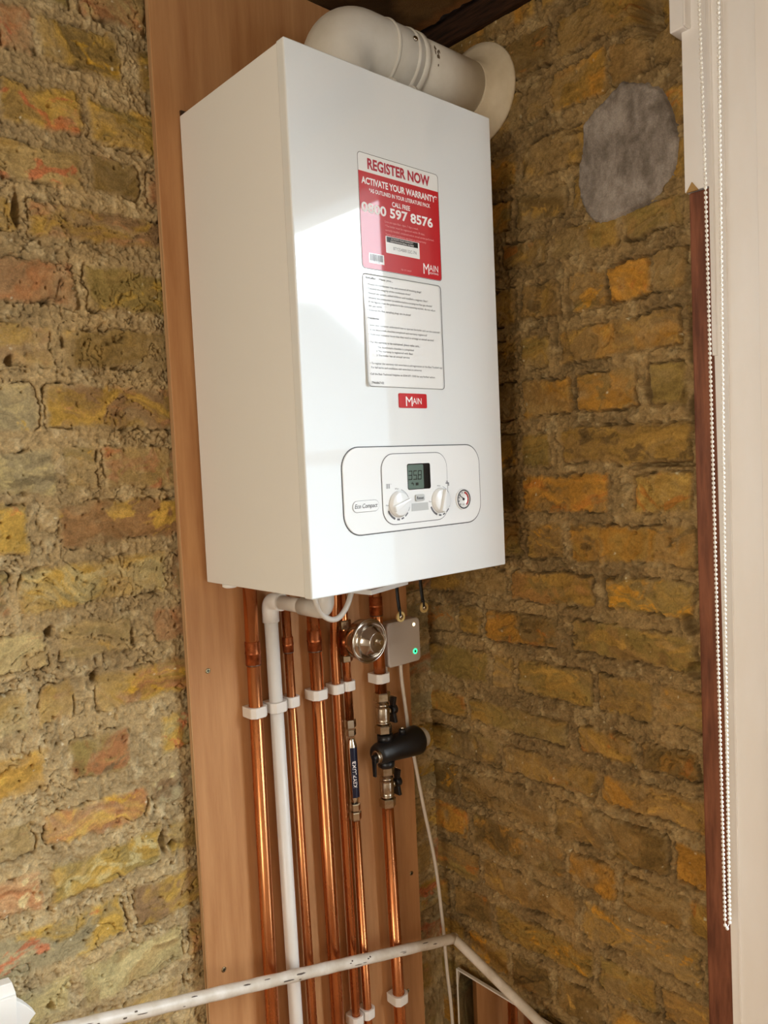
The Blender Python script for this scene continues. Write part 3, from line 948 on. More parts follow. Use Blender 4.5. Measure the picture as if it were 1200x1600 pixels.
# printed scale around the two knobs
sc = MB()
def arc(mb, cx, cz, r0, r1, a0, a1, e, n=10):
    vs = []
    for k in range(n + 1):
        a = math.radians(a0 + (a1 - a0) * k / n)
        vs += [(cx + r0 * math.cos(a), e, cz + r0 * math.sin(a)), (cx + r1 * math.cos(a), e, cz + r1 * math.sin(a))]
    mb.add(vs, [(2 * k, 2 * k + 1, 2 * k + 3, 2 * k + 2) for k in range(n)])
KN = ((.1568, .1128, 22), (.2408, .1128, 78))
for kn_i, (cx_, cz_, _) in enumerate(KN):
    sc = MB()
    for a0, a1, th in ((75, 18, .0006), (14, -8, .0007), (-14, -30, .0012), (-38, -58, .0018), (-66, -80, .0022), (-88, -102, .0026), (-112, -158, .0030)):
        arc(sc, cx_, cz_, .0203, .0203 + th, a0, a1, PI_ - .00012)
    text_fit(sc, 'Min', cx_ - .006, cx_ + .001, cz_ + .0205, .0022, front(YFR - PI_ + .00012))
    text_fit(sc, 'Max', cx_ - .0245, cx_ - .0195, cz_ - .0015, .0022, front(YFR - PI_ + .00012))
    if kn_i == 0:
        rad_icon(sc, .1345, .1355, .0066, PI_ - .00012)
        text_fit(sc, 'o', .1425, .1440, .1410, .0016, front(YFR - PI_ + .00012))
    else:
        tap_icon(sc, .2530, .1335, .0072, PI_ - .00012)
    sc.build('dial_markings', M['ink_grey'], cp)
for cx_, cz_, ang in KN:
    k = MB().lathe([(0, .0186), (.002, .0184), (.003, .0172), (.0050, .0166), (.0062, .0152), (.0064, .0)], (cx_, PI_, cz_), (0, -1, 0), 40)
    ko = k.build('knob', M['panel'], cp, lab='round white control knob')
    a = math.radians(ang)
    dx, dz = math.cos(a), math.sin(a)
    g = MB()
    g.prism([(cx_ + dx * .0165 - dz * .0016, cz_ + dz * .0165 + dx * .0016), (cx_ + dx * .0165 + dz * .0016, cz_ + dz * .0165 - dx * .0016),
             (cx_ - dx * .0165 + dz * .0045, cz_ - dz * .0165 - dx * .0045), (cx_ - dx * .0165 - dz * .0045, cz_ - dz * .0165 + dx * .0045)], 1, PI_ - .005, PI_ - .0108)
    g.build('grip', M['panel'], ko, bevel=.0012)
rs_ = plate(rrect(.1885, .2065, .1145, .1242, .0025, 4), PI_, PI_ - .0022).build('reset_button', M['grey_label'], cp, bevel=.0006)
tx = MB()
text_fit(tx, 'Reset', .1903, .2045, .1172, .0042, front(YFR - PI_ + .0024), off=.01)
tx.build('button_lettering', M['ink'], rs_)
plate([(.1815, .1008), (.2150, .1008), (.2142, .1120), (.1822, .1120)], PI_, PI_ - .0004).build('silver_label', M['grey_label'], cp, lab='blank silver label')
ec = plate(rrect(.0735, .1200, .1065, .1215, .0074, 8), PF, PF - .001).build('model_plate', M['panel'], cp, bevel=.0006)
MB().ring(rrect(.0731, .1204, .1061, .1219, .0078, 8), rrect(.0737, .1198, .1067, .1213, .0072, 8), 1, PF - .0001, PF - .0004).build('plate_edge', M['ink_grey'], ec)
tx = MB()
text_fit(tx, 'Eco Compact', .0765, .1170, .1118, .0056, front(YFR - PF + .0012), shear=.25, off=.006)
tx.build('plate_lettering', M['ink'], ec)
ga = MB().lathe([(0, .0158), (.002, .0158), (.0024, .0145), (.0012, .0138), (.0012, 0)], (.2905, PF, .1115), (0, -1, 0), 36).build('pressure_gauge', M['paper'], cp, lab='round black and red pressure gauge')
gm = MB()
arc(gm, .2905, .1115, .0128, .0146, 0, 360, PF - .00255, 40)
for a in range(-45, 226, 30):
    arc(gm, .2905, .1115, .0092, .0112, a - 4, a + 4, PF - .0016, 2)
gm.sphere((.2905, PF - .0016, .1115), .002, 12, 6)
gm.add([(.2905 + p[0], PF - .0018, .1115 + p[1]) for p in ((.0012, -.0008), (-.0095, .0062), (-.0088, .0070), (.0008, .0012))], [(0, 1, 2, 3)])
text_fit(gm, 'bar', .2885, .2925, .1030, .0018, front(YFR - PF + .0016))
gm.build('gauge_marks', M['ink'], ga)
gr = MB()
arc(gr, .2905, .1115, .0090, .0118, -55, 70, PF - .0015, 14)
gr.build('red_band', M['gauge_red'], ga)

# ------------------------------------------------------------------ flue
FX, FY, FZ = .195, -.157, .820
flue = thing('boiler_flue', 'fat white plastic flue elbow and pipe running from boiler top into right wall', 'flue', (FX, FY, H))
pts = [(FX, FY, H + .0005), (FX, FY, H + .03)]
for k in range(0, 13):
    a = k / 12 * PI / 2
    pts.append((FX + .052 - .052 * math.cos(a), FY, FZ - .052 + .052 * math.sin(a)))
pts += [(.300, FY, FZ), (.352, FY, FZ)]
eb = MB().tube(pts, [.050] * 2 + [.0515] * 13 + [.0515, .0515], 48).build('elbow', M['flue'], flue)
for bx in (.286, .330):
    r = MB().lathe([(0, .0512), (.0008, .0530), (.0035, .0536), (.0062, .0530), (.007, .0512)], (bx - .0035, FY, FZ), (1, 0, 0), 48)
    r.box(bx - .004, bx + .004, FY - .006, FY + .006, FZ - .066, FZ - .05)
    r.lathe([(0, .0065), (.008, .0065)], (bx - .004, FY - .030, FZ - .054), (1, 0, 0), 14)
    r.build('strap_band', M['flue'], eb)
MB().lathe([(0, .0516), (.001, .0532), (.010, .0532), (.012, .0505)], (.342, FY, FZ), (1, 0, 0), 48).build('socket_rim', M['flue'], eb)
sv = Vector((0, -math.sin(math.radians(74)), math.cos(math.radians(74))))
sp = Vector((.320, FY, FZ)) + sv * .0520
MB().lathe([(-.001, .0044), (.0018, .0044), (.0030, .003), (.0022, .0016), (.0022, 0)], sp, sv, 16).build('screw', M['chrome'], eb)
MB().tube([(.340, FY, FZ), (XR - .004, FY, FZ)], .0492, 48).build('straight_pipe', M['flue'], flue)
sm_ = MB()
rsm = random.Random(8)
for k in range(9):
    a = math.radians(82 + rsm.uniform(-14, 14) + (8 if k > 5 else 0))
    px = .372 + rsm.uniform(-.006, .006)
    n_ = Vector((0, -math.sin(a), math.cos(a)))
    p_ = Vector((px, FY, FZ)) + n_ * .04925
    tv = Vector((1, 0, 0))
    uv = n_.cross(tv)
    l_, w_ = rsm.uniform(.001, .003), rsm.uniform(.002, .005)
    sm_.add([p_ + tv * l_ * math.cos(q) + uv * w_ * math.sin(q) + n_ * .0001 for q in [i * PI / 4 for i in range(8)]], [tuple(range(8))])
sm_.build('smudge', M['smudge'], flue, lab='dark scuff marks')
cl = MB().lathe([(0, .050), (.002, .0515), (.012, .054), (.020, .064), (.025, .078), (.029, .0875), (.033, .0885), (.036, .086)], (XR - .034, FY, FZ - .002), (1, 0, 0), 56)
cl.build('wall_collar', M['collar'], flue, lab='cream rubber wall collar')

# ------------------------------------------------------------------ cement patch on the right-hand wall
Q = []
PO = [((CPY - p[0]) / CPRY, (CPZ - p[1]) / CPRZ) for p in PATCH]
def patch_r(a):
    best = []
    n = len(PO)
    d = (math.cos(a), math.sin(a))
    for i in range(n):
        p, q = PO[i], PO[(i + 1) % n]
        ex, ey = q[0] - p[0], q[1] - p[1]
        den = d[0] * ey - d[1] * ex
        if abs(den) < 1e-9:
            continue
        t_ = (p[0] * ey - p[1] * ex) / den
        s_ = (p[0] * d[1] - p[1] * d[0]) / den
        if t_ > 0 and -1e-6 <= s_ <= 1 + 1e-6:
            best.append(t_)
    return max(best) if best else 1
NR, NA = 46, 220
Pg = np.zeros((NR + 1, NA + 1, 3))
ang = np.linspace(0, 2 * PI, NA + 1)
rad = np.array([patch_r(a) for a in ang])
rad[-1] = rad[0]
rad = rad * (1 + .045 * fbm(np.cos(ang) * 6 + 9, np.sin(ang) * 6 + 9, 91, 4, .7))
for i in range(NR + 1):
    f = i / NR
    u_ = rad * f * np.cos(ang)
    v_ = rad * f * np.sin(ang)
    Y = CPY - u_ * CPRY
    Z = CPZ - v_ * CPRZ
    hgt = .0035 + .0016 * fbm(u_ * 2.5 + 4, v_ * 2.5 + 4, 92, 4) + .0009 * fbm(u_ * 12 + 4, v_ * 5 + 4, 93, 4) - .010 * sstep(.93, 1.0, np.full_like(ang, f))
    hgt = hgt + .0025 * sstep(.72, .95, f) * fbm(u_ * 14 + 40, v_ * 14 + 40, 95, 3)
    Pg[i] = np.stack([XR - hgt, Y, Z], -1)
tt = sstep(-.6, .6, fbm((Pg[..., 1]) * 45, Pg[..., 2] * 28, 94, 6, .7))[..., None]
ccol = np.array(c_(168, 158, 148)) * (1 - tt) + np.array(c_(110, 100, 90)) * tt
co = field_mesh('cement_patch', Pg, ccol, M['brick'])
label(co, 'round grey cement patch filling a hole in the brick wall', 'cement patch')

# ------------------------------------------------------------------ pipes
PY = -.0375
def px_at(a, b, z):          # pipe axis: a = x at z = -.05, b = x at z = -.75
    return a + (b - a) * (-.05 - z) / .70
PIPES = 'copper pipes under the boiler'
def copper(lab, a, b, r, top, bot, bends=None, y=PY, coupling=None, parent_extra=None):
    t_ = thing('copper_pipe', lab, 'pipe', (px_at(a, b, bot), y, bot), PIPES)
    pts_ = [(px_at(a, b, bot), y, bot), (px_at(a, b, (bot + top) / 2), y, (bot + top) / 2)]
    pts_ += bends if bends else [(px_at(a, b, top), y, top)]
    MB().tube(pts_, r, 32).build('tube', M['copper'], t_)
    if coupling:
        z0, z1 = coupling
        zm = (z0 + z1) / 2
        xm = px_at(a, b, zm)
        R = r + .0014
        d = Vector((px_at(a, b, z1) - px_at(a, b, z0), 0, z1 - z0))
        L = d.length
        cpl = MB().lathe([(0, r), (.0008, R), (L * .46, R), (L * .48, R + .0008), (L * .5, R - .0004), (L * .52, R + .0008), (L * .54, R), (L - .0008, R), (L, r)],
                         (px_at(a, b, z0), y, z0), d, 32).build('coupling', M['copper_band'], t_)
        MB().lathe([(-.0016, r + .0001), (-.0004, R - .0003), (.0004, R - .0003), (.001, r)], (px_at(a, b, z0), y, z0), d, 32).build('solder_ring', M['solder'], cpl)
    return t_
BOT = ZF + .001
copper('leftmost wide copper pipe under boiler, brightest, with a coupling', .0680, .0665, .011, -.0005, BOT, coupling=(-.139, -.101))
copper('thin copper pipe with coupling just right of the white waste pipe', .1345, .1452, .0075, -.0005, BOT, coupling=(-.132, -.106))
copper('wide copper pipe with coupling, second of its width from left', .1885, .1975, .011, -.0005, BOT, coupling=(-.140, -.104))
copper('thin copper pipe bent outwards at the top, left of the blue inhibitor', .2300, .2385, .0075, -.0005, BOT,
       bends=[(px_at(.2300, .2385, -.16), PY, -.16), (px_at(.23, .2385, -.12), PY - .003, -.12), (.2275, PY - .010, -.08), (.2265, PY - .014, -.04), (.2265, PY - .014, -.0005)])
I6 = (.2545, .2650)
copper('short thin copper pipe between boiler and the blue inhibitor', *I6, .0075, -.0005, -.279)
copper('thin copper pipe running down from the blue inhibitor', *I6, .0075, -.452, BOT)
I7 = (.3240, .3352)
Y7 = -.045
copper('wide copper pipe dropping behind the steel vessel to upper valve', *I7, .011, -.0005, -.246, y=Y7, coupling=(-.10, -.066))
copper('wide rightmost copper pipe running down from the lower valve', *I7, .011, -.450, BOT, y=Y7)

# white waste pipe with its elbows
Wa, Wb = .1035, .1105
waste = thing('waste_pipe', 'white plastic waste pipe with elbows between the copper pipes', 'pipe', (px_at(Wa, Wb, BOT), PY - .002, BOT))
wy = PY - .002
MB().tube([(px_at(Wa, Wb, BOT), wy, BOT), (px_at(Wa, Wb, -.06), wy, -.06)], .0112, 28).build('tube', M['pvc'], waste)
wx = px_at(Wa, Wb, -.045)
def elbow_pts(p0, d0, d1, R, n=8):
    """quarter bend leaving p0 along d0 and ending along d1"""
    p0, d0, d1 = Vector(p0), Vector(d0), Vector(d1)
    c = p0 + d1 * R
    return [c - d1 * R * math.cos(k / n * PI / 2) + d0 * R * math.sin(k / n * PI / 2) for k in range(n + 1)]
e1 = [(wx, wy, -.076)] + elbow_pts((wx, wy, -.055), (0, 0, 1), (0, -1, 0), .014) + [(wx, wy - .034, -.041)]
MB().tube(e1, .0138, 28).build('elbow', M['pvc'], waste)
MB().tube([(wx, wy - .03, -.041), (wx, -.168, -.041)], .0112, 28).build('cross_tube', M['pvc'], waste)
e2 = [(wx, -.128, -.041), (wx, -.160, -.041)] + elbow_pts((wx, -.172, -.041), (0, -1, 0), (0, 0, 1), .014) + [(wx, -.186, -.0003)]
MB().tube(e2, .0138, 28).build('elbow', M['pvc_grey'], waste)

# loop of thin pale tube under the boiler
ap = [(.085, -.185, -.0005), (.086, -.185, -.02), (.094, -.187, -.043), (.108, -.190, -.055), (.124, -.191, -.055), (.141, -.190, -.041), (.153, -.188, -.02), (.156, -.187, -.0005)]
def smooth_path(p, n=6):
    p = [Vector(q) for q in p]
    out_ = []
    for i in range(len(p) - 1):
        a, b_, c, d = p[max(i - 1, 0)], p[i], p[i + 1], p[min(i + 2, len(p) - 1)]
        for k in range(n):
            t_ = k / n
            out_.append(.5 * ((2 * b_) + (c - a) * t_ + (2 * a - 5 * b_ + 4 * c - d) * t_ ** 2 + (3 * b_ - a - 3 * c + d) * t_ ** 3))
    out_.append(p[-1])
    return out_
label(MB().tube(smooth_path(ap), .0042, 14).build('drain_tube', M['pvc_grey'], loc=(.12, -.19, -.05)), 'thin pale grey tube looping under the front of the boiler', 'tube')

# ------------------------------------------------------------------ pipe clips
def clip_meshes(r, wd):
    N = 40
    inn_, out_ = [], []
    f = r + .0042                  # front reach from the pipe axis
    bk = -PY + BY                  # distance axis to board
    for k in range(N):
        a = 2 * PI * k / N + PI / N
        dx, dy = math.cos(a), math.sin(a)
        inn_.append((dx * (r + .0001), dy * (r + .0001)))
        cands = [wd / abs(dx) if abs(dx) > 1e-6 else 9]
        if dy > 0:
            cands.append((abs(bk) - .0002) / dy)
        if dy < 0:
            cands.append(f / -dy)
            cands.append((wd + f) * .74 / (abs(dx) + abs(dy)) * 1.05)
        out_.append((dx * min(cands), dy * min(cands)))
    m1 = MB().ring(out_, inn_, 2, -.0085, .0085)
    return m1
CLIPS = 'white clips holding the pipes'
protos = {}
def clip(lab, x, z, r, y=PY):
    key = round(r, 4)
    if key not in protos:
        o = clip_meshes(r, r + .0048).build('pipe_clip', M['clip'], loc=(0, 0, 0), bevel=.0009)
        protos[key] = [o, False]
    o, used = protos[key]
    if used:
        o = o.copy()
        COL.objects.link(o)
    else:
        protos[key][1] = True
    o.location = (x, y, z)
    label(o, lab, 'pipe clip', CLIPS)
    return o
CZ = -.2145
clip('white plastic clip round the leftmost wide copper pipe', px_at(.0680, .0665, CZ), CZ, .011)
clip('white plastic clip round the white waste pipe', px_at(Wa, Wb, CZ), CZ, .0112, wy)
clip('small white clip on thin copper pipe beside the waste pipe', px_at(.1345, .1452, CZ), CZ, .0075)
clip('white plastic clip round wide copper pipe right of waste pipe', px_at(.1885, .1975, CZ), CZ, .011)
clip('small white clip on the bent thin copper pipe', px_at(.2300, .2385, CZ), CZ, .0075)
clip('small white clip on copper pipe above the blue inhibitor', px_at(*I6, CZ), CZ, .0075)
clip('white plastic clip below the steel vessel, above the upper valve', px_at(*I7, CZ), CZ, .011, Y7)
clip('white plastic clip low down on the rightmost copper pipe', px_at(*I7, -.822), -.822, .011, Y7)
clip('small white clip low on thin pipe under the blue inhibitor', px_at(*I6, -.818), -.818, .0075)
clip('small white clip low on the bent thin copper pipe', px_at(.2300, .2385, -.818), -.818, .0075)

# ------------------------------------------------------------------ steel vessel on the cold pipe
vx, vz = px_at(*I6, -.128) + .007, -.127
ves = thing('steel_vessel', 'round polished steel vessel with domed cap in front of copper pipe', 'vessel', (vx, PY, vz))
MB().lathe([(0, .0115), (.026, .0115)], (vx, PY - .006, vz), (0, -1, 0), 24).build('stem', M['nickel'], ves)
MB().lathe([(-.006, .012), (-.006, .030), (-.002, .0345), (.014, .0358), (.018, .0362), (.0182, .0376), (.0215, .0384), (.0238, .0376), (.0242, .0362), (.0228, .0350),
            (.0185, .0335), (.0185, .0335), (.0190, .0300), (.0240, .0268), (.0270, .0258), (.0270, .0258), (.0285, .0240), (.0420, .0178), (.0420, .0178), (.0432, .0172), (.0432, .0160), (.0422, .0152), (.0422, .0152), (.0430, .0)],
           (vx, PY - .036, vz - .002), (0, -1, 0), 56).build('shell', M['steel'], ves)
MB().hexnut((vx + .004, PY - .0788, vz - .001), (vx + .004, PY - .0850, vz - .001), .0042).build('centre_nut', M['chrome'], ves)
tx = MB()
text_fit(tx, 'E', vx - .008, vx - .001, vz - .006, .009, lambda x, z: (x, PY - .0793, z))
tx.build('stamped_mark', M['chrome'], ves)
tee = label(MB().lathe([(0, .0075), (0, .0105), (.012, .0105), (.012, .0125), (.030, .0125), (.030, .0105), (.042, .0105), (.042, .0076)], (px_at(*I6, -.158), PY, -.158), (px_at(*I6, -.09) - px_at(*I6, -.158), 0, .068), 24)
            .build('tee_fitting', M['copper_band'], loc=(vx, PY, -.158)), 'dull copper tee fitting on pipe behind the steel vessel', 'fitting')
fn = MB().hexnut((px_at(*I6, -.098), PY, -.098), (px_at(*I6, -.114), PY, -.114), .0125)
fn.build('compression_nut', M['nickel'], tee)
fn = MB().hexnut((px_at(*I6, -.160), PY, -.160), (px_at(*I6, -.172), PY, -.172), .0118)
fn.build('compression_nut', M['nickel'], tee)

# ------------------------------------------------------------------ blue scale inhibitor
inh = thing('scale_inhibitor', 'chrome cylinder with navy label on thin copper pipe, lettering upright', 'inhibitor', (px_at(*I6, -.456), PY, -.456))
ax0, ax1 = Vector((px_at(*I6, -.458), PY, -.458)), Vector((px_at(*I6, -.276), PY, -.276))
adir = (ax1 - ax0).normalized()
def on_ax(z):
    return ax0 + adir * ((z - ax0.z) / adir.z)
RB = .0093
MB().lathe([(0, .0065), (.004, .0068), (.009, RB), (.105, RB), (.113, .0068), (.118, .0065)], on_ax(-.427), adir, 40).build('body', M['chrome'], inh)
for z0, z1, rr in ((-.276, -.291, .0108), (-.2935, -.305, .0098), (-.428, -.441, .0098), (-.443, -.458, .0108)):
    MB().hexnut(on_ax(z0), on_ax(z1), rr).build('compression_nut', M['chrome'], inh)
_, au, av = frame_of(adir)
# label wraps the side that faces right
base_ang = math.atan2(-1.0, 0.0)
def on_cyl(a, z, r):
    p = on_ax(z)
    return (p.x + math.cos(a) * r, p.y + math.sin(a) * r, p.z)
A0, A1 = math.radians(-148), math.radians(30)
lb = MB().grid([[on_cyl(A0 + (A1 - A0) * i / 24, -.4155 + .0905 * j / 4, RB + .00015) for i in range(25)] for j in range(5)]).build('label_band', M['navy'], inh, lab='navy label with white lettering')
tx = MB()
text_fit(tx, 'KEYPLUMB', 0, .048, 0, .0062, lambda x, z: on_cyl(math.radians(-110) - (z - .0031) / RB, -.397 + x, RB + .0003), off=.014)
tx.build('lettering', M['white_ink'], lb)

# ------------------------------------------------------------------ isolating valves
def valve():
    """built about its centre, 78 mm tall, handle towards +x"""
    t_ = thing('isolating_valve', 'valve', 'valve', (0, 0, 0))
    MB().lathe([(-.024, .0098), (-.020, .0098), (-.0195, .0122), (-.0165, .0128), (-.0165, .0120), (-.010, .0132), (.008, .0132), (.013, .0122), (.013, .0128), (.0165, .0122), (.0170, .0098), (.024, .0098)],
               (0, 0, 0), (0, 0, 1), 32).build('body', M['nickel'], t_)
    MB().hexnut((0, 0, .022), (0, 0, .038), .0158).build('union_nut', M['nickel'], t_)
    MB().hexnut((0, 0, -.038), (0, 0, -.022), .0158).build('union_nut', M['nickel'], t_)
    MB().lathe([(0, .0075), (.006, .0075), (.006, .005), (.012, .005)], (.010, 0, 0), (1, 0, 0), 20).build('stem', M['nickel'], t_)
    hd = MB().prism([(-.0055, 0), (-.0045, .006), (-.0085, .024), (.0085, .024), (.0045, .006), (.0055, 0), (.0045, -.006), (.0085, -.024), (-.0085, -.024), (-.0045, -.006)], 0, .0225, .0295)
    hd.lathe([(0, .0085), (.012, .0085)], (.020, 0, 0), (1, 0, 0), 20)
    ho = hd.build('handle', M['black'], t_, bevel=.0012, lab='black butterfly handle')
    MB().hexnut((.031, 0, 0), (.0345, 0, 0), .0045).build('handle_nut', M['copper_band'], ho)
    return t_
def copy_thing(o, parent=None):
    c = o.copy()
    COL.objects.link(c)
    if parent is not None:
        c.parent = parent
    for ch in list(o.children):
        copy_thing(ch, c)
    return c
v1 = valve()
v2 = copy_thing(v1)
VG = 'isolating valves on the rightmost pipe'
v1.location = (px_at(*I7, -.280) + .001, Y7, -.280)
label(v1, 'upper plated valve with black butterfly handle, above the black filter', 'valve', VG)
v2.location = (px_at(*I7, -.417) + .001, Y7, -.417)
label(v2, 'lower plated valve with black butterfly handle, below the black filter', 'valve', VG)

# ------------------------------------------------------------------ black magnetic filter
fz = -.349
fy = -.052
fil = thing('magnetic_filter', 'black cylindrical filter lying across the pipe between two valves', 'filter', (.34, fy, fz))
MB().lathe([(0, .0125), (.002, .0165), (.010, .0195), (.040, .0215), (.070, .0250), (.0985, .0275), (.104, .0270), (.108, .0240), (.108, .0)], (.300, fy, fz), (1, 0, 0), 44).build('body', M['black'], fil)
MB().lathe([(0, .016), (.004, .0185), (.015, .0185), (.017, .017)], (.407, fy, fz), (1, 0, 0), 28).build('end_cap', M['pvc_grey'], fil, lab='grey ribbed end cap')
fpx = px_at(*I7, fz)
fp = MB().lathe([(0, .0145), (.014, .0145)], (fpx, (fy + Y7) / 2, fz + .016), (0, 0, 1), 28)
fp.build('port', M['black'], fil)
fp = MB().lathe([(0, .0155), (.010, .0155), (.013, .0125)], (fpx, (fy + Y7) / 2, fz - .018), (0, 0, -1), 28)
fp.build('port', M['black'], fil)
bs = MB().lathe([(0, .0065), (.008, .0065), (.010, .005)], (.365, fy - .004, fz + .022), (0, 0, 1), 18).build('bleed_plug', M['black'], fil)
MB().lathe([(0, .0042), (.003, .0042), (.0042, .002)], (.365, fy - .004, fz + .032), (0, 0, 1), 14).build('bleed_screw', M['chrome'], bs)
dv = MB().lathe([(0, .0105), (.002, .0118), (.004, .0105), (.006, .0118), (.009, .0105)], (.292, fy - .010, fz + .0), (1, 0, 0), 26).build('drain_valve', M['nickel'], fil)
dh = MB().lathe([(0, .0055), (.006, .0055)], (.2865, fy - .010, fz), (1, 0, 0), 16)
dh.prism([(fy - .015, fz + .004), (fy - .005, fz + .004), (fy - .0065, fz - .034), (fy - .0135, fz - .034)], 0, .287, .291)
dh.build('drain_lever', M['black'], dv, bevel=.001)

# ------------------------------------------------------------------ receiver box and its cable
rec = thing('wireless_receiver', 'square pale grey box with green light beside the steel vessel', 'receiver', (.389, BY, -.162))
RY = -.046
MB().prism(rrect(.3475, .4315, -.2035, -.1205, .009, 6), 1, BY - .0002, RY).build('housing', M['box_grey'], rec, bevel=.003, seg=3)
MB().lathe([(0, .0032), (.0004, .0032), (.0012, .0015)], (.4155, RY, -.1325), (0, -1, 0), 18).build('status_light', M['led_warm'], rec)
gl = MB().lathe([(0, .0052), (.0006, .0052), (.0008, .0030), (.0003, .0028)], (.4160, RY, -.1835), (0, -1, 0), 26).build('button_ring', M['led_green'], rec, lab='glowing green ring button')
MB().lathe([(0, .0026), (.0006, .0026)], (.4160, RY - .0004, -.1835), (0, -1, 0), 18).build('button_centre', mat('dark_green_button', srgb(24, 92, 56), .4), gl)
cb = [(.3885, -.034, -.2005), (.3888, -.034, -.225), (.393, -.034, -.265), (.402, -.030, -.310), (.410, -.0245, -.345), (.4215, -.0245, -.395), (.440, -.026, -.50), (.463, -.028, -.62),
      (.4745, -.030, -.742), (.4835, -.028, -.85), (.4965, -.024, -.965), (.505, -.018, -1.2), (.507, -.012, -1.41)]
label(MB().tube(smooth_path(cb, 5), .0034, 14).build('cable', M['cable'], loc=(.3885, -.034, -.2)), 'white cable from the grey box down behind the filter and rail', 'cable')
cb2 = [(.352, -.033, -.2005), (.352, -.034, -.209), (.346, -.036, -.213), (.339, -.036, -.207), (.336, -.030, -.190), (.336, -.024, -.15)]
label(MB().tube(smooth_path(cb2, 5), .0026, 12).build('cable', M['cable'], loc=(.352, -.033, -.2)), 'short pale cable looping under the left corner of the grey box', 'cable')

# ------------------------------------------------------------------ two black straps under the boiler
def strap(x, y, z, lab, ang):
    t_ = thing('hanging_strap', lab, 'strap', (x, y, 0), 'black straps hanging under the boiler')
    d = .0035
    P = []
    for k in range(9):
        f = k / 8
        zz = -.0005 + (z + .004) * f
        P.append([(x - d + .0025 * f * f, y + .003 * math.sin(f * 3), zz), (x + d + .0025 * f * f, y + .003 * math.sin(f * 3), zz)])
    s_ = MB().grid(P).build('band', M['black_soft'], t_)
    md = s_.modifiers.new('thickness', 'SOLIDIFY')
    md.thickness = .0014
    c = (x + .003, y - .0005, z - .006)
    rg = MB()
    o_ = [(c[0] + .0092 * math.cos(q), c[2] + .0092 * math.sin(q)) for q in [i * PI / 14 for i in range(28)]]
    i_ = [(c[0] + .0050 * math.cos(q), c[2] + .0050 * math.sin(q)) for q in [i * PI / 14 for i in range(28)]]
    rg.ring(o_, i_, 1, c[1] - .003, c[1] + .001)
    rg.build('brass_ring', M['brass'], t_, bevel=.0004, lab='brass ring')
    MB().lathe([(0, .0040), (.0035, .0038), (.005, .0022)], (c[0], c[1], c[2]), (0, -1, 0), 16).build('rivet', M['chrome'], t_)
    hk = MB().box(c[0] - .0050, c[0] - .0002, c[1] - .0040, c[1] - .0030, c[2] + .001, c[2] + .014)
    hk.build('tab', M['black_soft'], t_, bevel=.0006)
    return t_
strap(.3285, -.100, -.092, 'black strap with brass ring hanging over the grey box', 0)
strap(.3770, -.110, -.082, 'black strap under the boiler with dull ring against right wall', .4)

# ------------------------------------------------------------------ sloping painted pipe round the corner
RA, RBp, RC = (-.55, -.074, -.467), (.4665, -.068, -.757), (.4700, -.44, -.885)
rail = thing('painted_pipe', 'sloping white painted pipe crossing in front of the copper pipes', 'pipe', RBp)
def lerp(a, b, t_):
    return tuple(a[i] + (b[i] - a[i]) * t_ for i in range(3))
r1 = MB().tube([lerp(RA, RBp, k / 60) for k in range(61)], [.0095 + .0003 * math.sin(k * 1.7) for k in range(61)], 24).build('long_run', M['rail'], rail)
MB().tube([lerp(RBp, RC, k / 30) for k in range(31)], .0090, 24).build('return_run', M['rail'], rail)
MB().sphere(RBp, .0098, 20, 12).build('corner_joint', M['rail'], rail)
ck = MB()
rk = random.Random(5)
dv_ = (Vector(RBp) - Vector(RA)).normalized()
for k in range(30):
    t_ = rk.uniform(.12, .95)
    c = Vector(lerp(RA, RBp, t_))
    a = rk.uniform(-.35, .9)
    n_ = Vector((0, -math.cos(a), math.sin(a)))
    n_ = (n_ - dv_ * n_.dot(dv_)).normalized()
    uv = dv_.cross(n_)
    l_, w_ = rk.uniform(.002, .012), rk.uniform(.0006, .0016)
    pts_ = []
    for q in range(8):
        pts_.append(c + n_ * .00985 + dv_ * l_ * math.cos(q * PI / 4) * rk.uniform(.7, 1.2) + uv * w_ * math.sin(q * PI / 4) * rk.uniform(.7, 1.2))
    ck.add(pts_, [tuple(range(8))])
ck.build('paint_chips', M['chip'], r1, lab='dark spots where the paint has chipped')

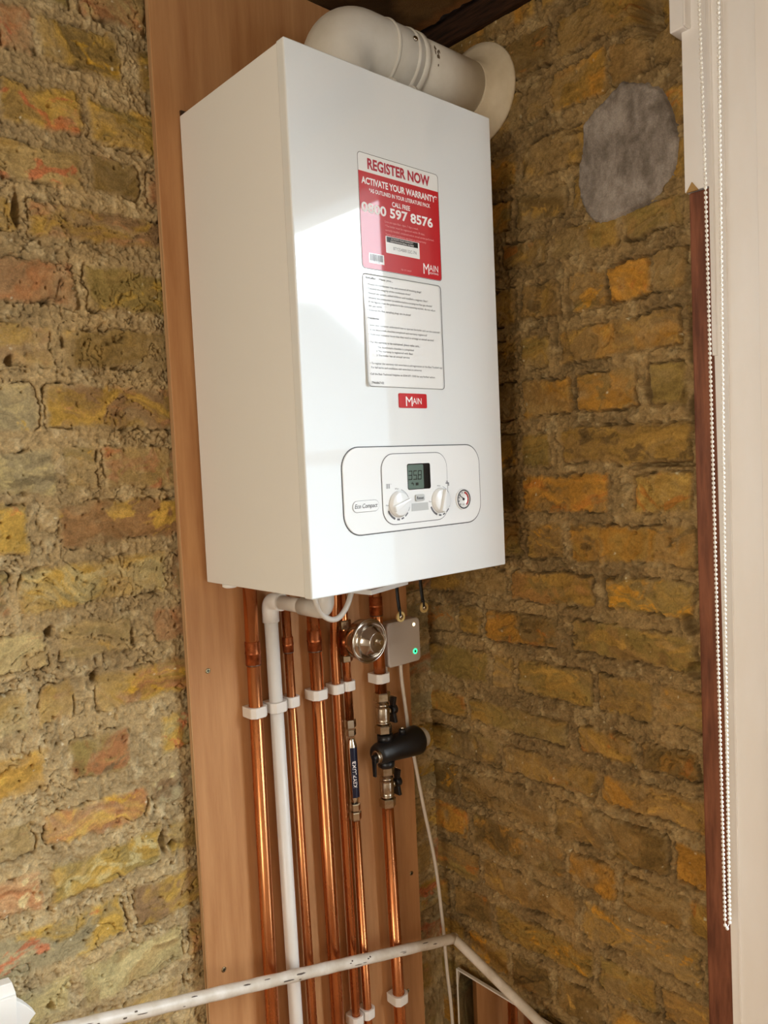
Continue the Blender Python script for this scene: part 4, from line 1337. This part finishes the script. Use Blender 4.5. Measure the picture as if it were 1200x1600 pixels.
# ------------------------------------------------------------------ mirror against the right-hand wall
mir = thing('wall_mirror', 'mirror leaning low on right wall, reflecting the copper pipes', 'mirror', (.5035, -.23, ZF))
MB().box(.5002, .5055, -.0405, -.4200, ZF + .002, -.8510).build('glass', M['mirror'], mir)
e = MB()
e.box(.4992, .5062, -.0375, -.4215, -.8510, -.8480)
e.box(.4992, .5062, -.0375, -.0405, ZF + .001, -.8510)
e.build('white_edge', M['mirror_edge'], mir, bevel=.0004)

# ------------------------------------------------------------------ bead chain of the blind
bx_ = .446
path = []
ZT, ZB = .93, -.486
sA = [(-.6050, .756), (-.6085, .508), (-.6120, 0.0), (-.6145, -.40), (-.6150, ZB)]
def sy(tab, z):
    for (y0, z0), (y1, z1) in zip(tab, tab[1:]):
        if z >= z1:
            return y0 + (y1 - y0) * (z - z0) / (z1 - z0)
    return tab[-1][0]
sB = [(-.6275, .746), (-.6245, .40), (-.6205, -.09), (-.6190, -.40), (-.6188, ZB)]
z = ZT
st = .0062
while z > ZB:
    path.append((bx_, sy(sA, z), z))
    z -= st
yc = (sy(sA, ZB) + sy(sB, ZB)) / 2
path += [(bx_, yc + .0018, ZB - .006), (bx_, yc - .0010, ZB - .0095)]
z = ZB - .003
while z < ZT:
    path.append((bx_ + .006, sy(sB, z), z))
    z += st
ch = thing('bead_chain', 'white bead chain looping down in front of the cream window frame', 'chain', (bx_, -.605, ZB))
bm_ = MB()
for p in path:
    bm_.sphere(p, .0024, 8, 6)
bm_.build('beads', M['bead'], ch)
MB().tube(path, .0006, 6).build('cord', M['bead'], ch)

# ------------------------------------------------------------------ torn white scrap at the lower left
sh = [(-.46, -.47), (-.345, -.4805), (-.315, -.4850), (-.3115, -.500), (-.3105, -.5125), (-.300, -.524), (-.2885, -.541), (-.295, -.546), (-.302, -.556), (-.304, -.60), (-.46, -.60)]
ps = thing('torn_scrap', 'torn white scrap on the brick wall at the lower left', 'scrap', (-.38, -.012, -.60))
MB().prism(sh, 1, -.022, -.006).build('sheet', M['scrap'], ps, bevel=.001)
MB().prism([(-.46, -.490), (-.345, -.4975), (-.3120, -.5020), (-.3130, -.535), (-.318, -.552), (-.46, -.542)], 1, -.0225, -.027).build('raised_layer', M['scrap'], ps, bevel=.001)
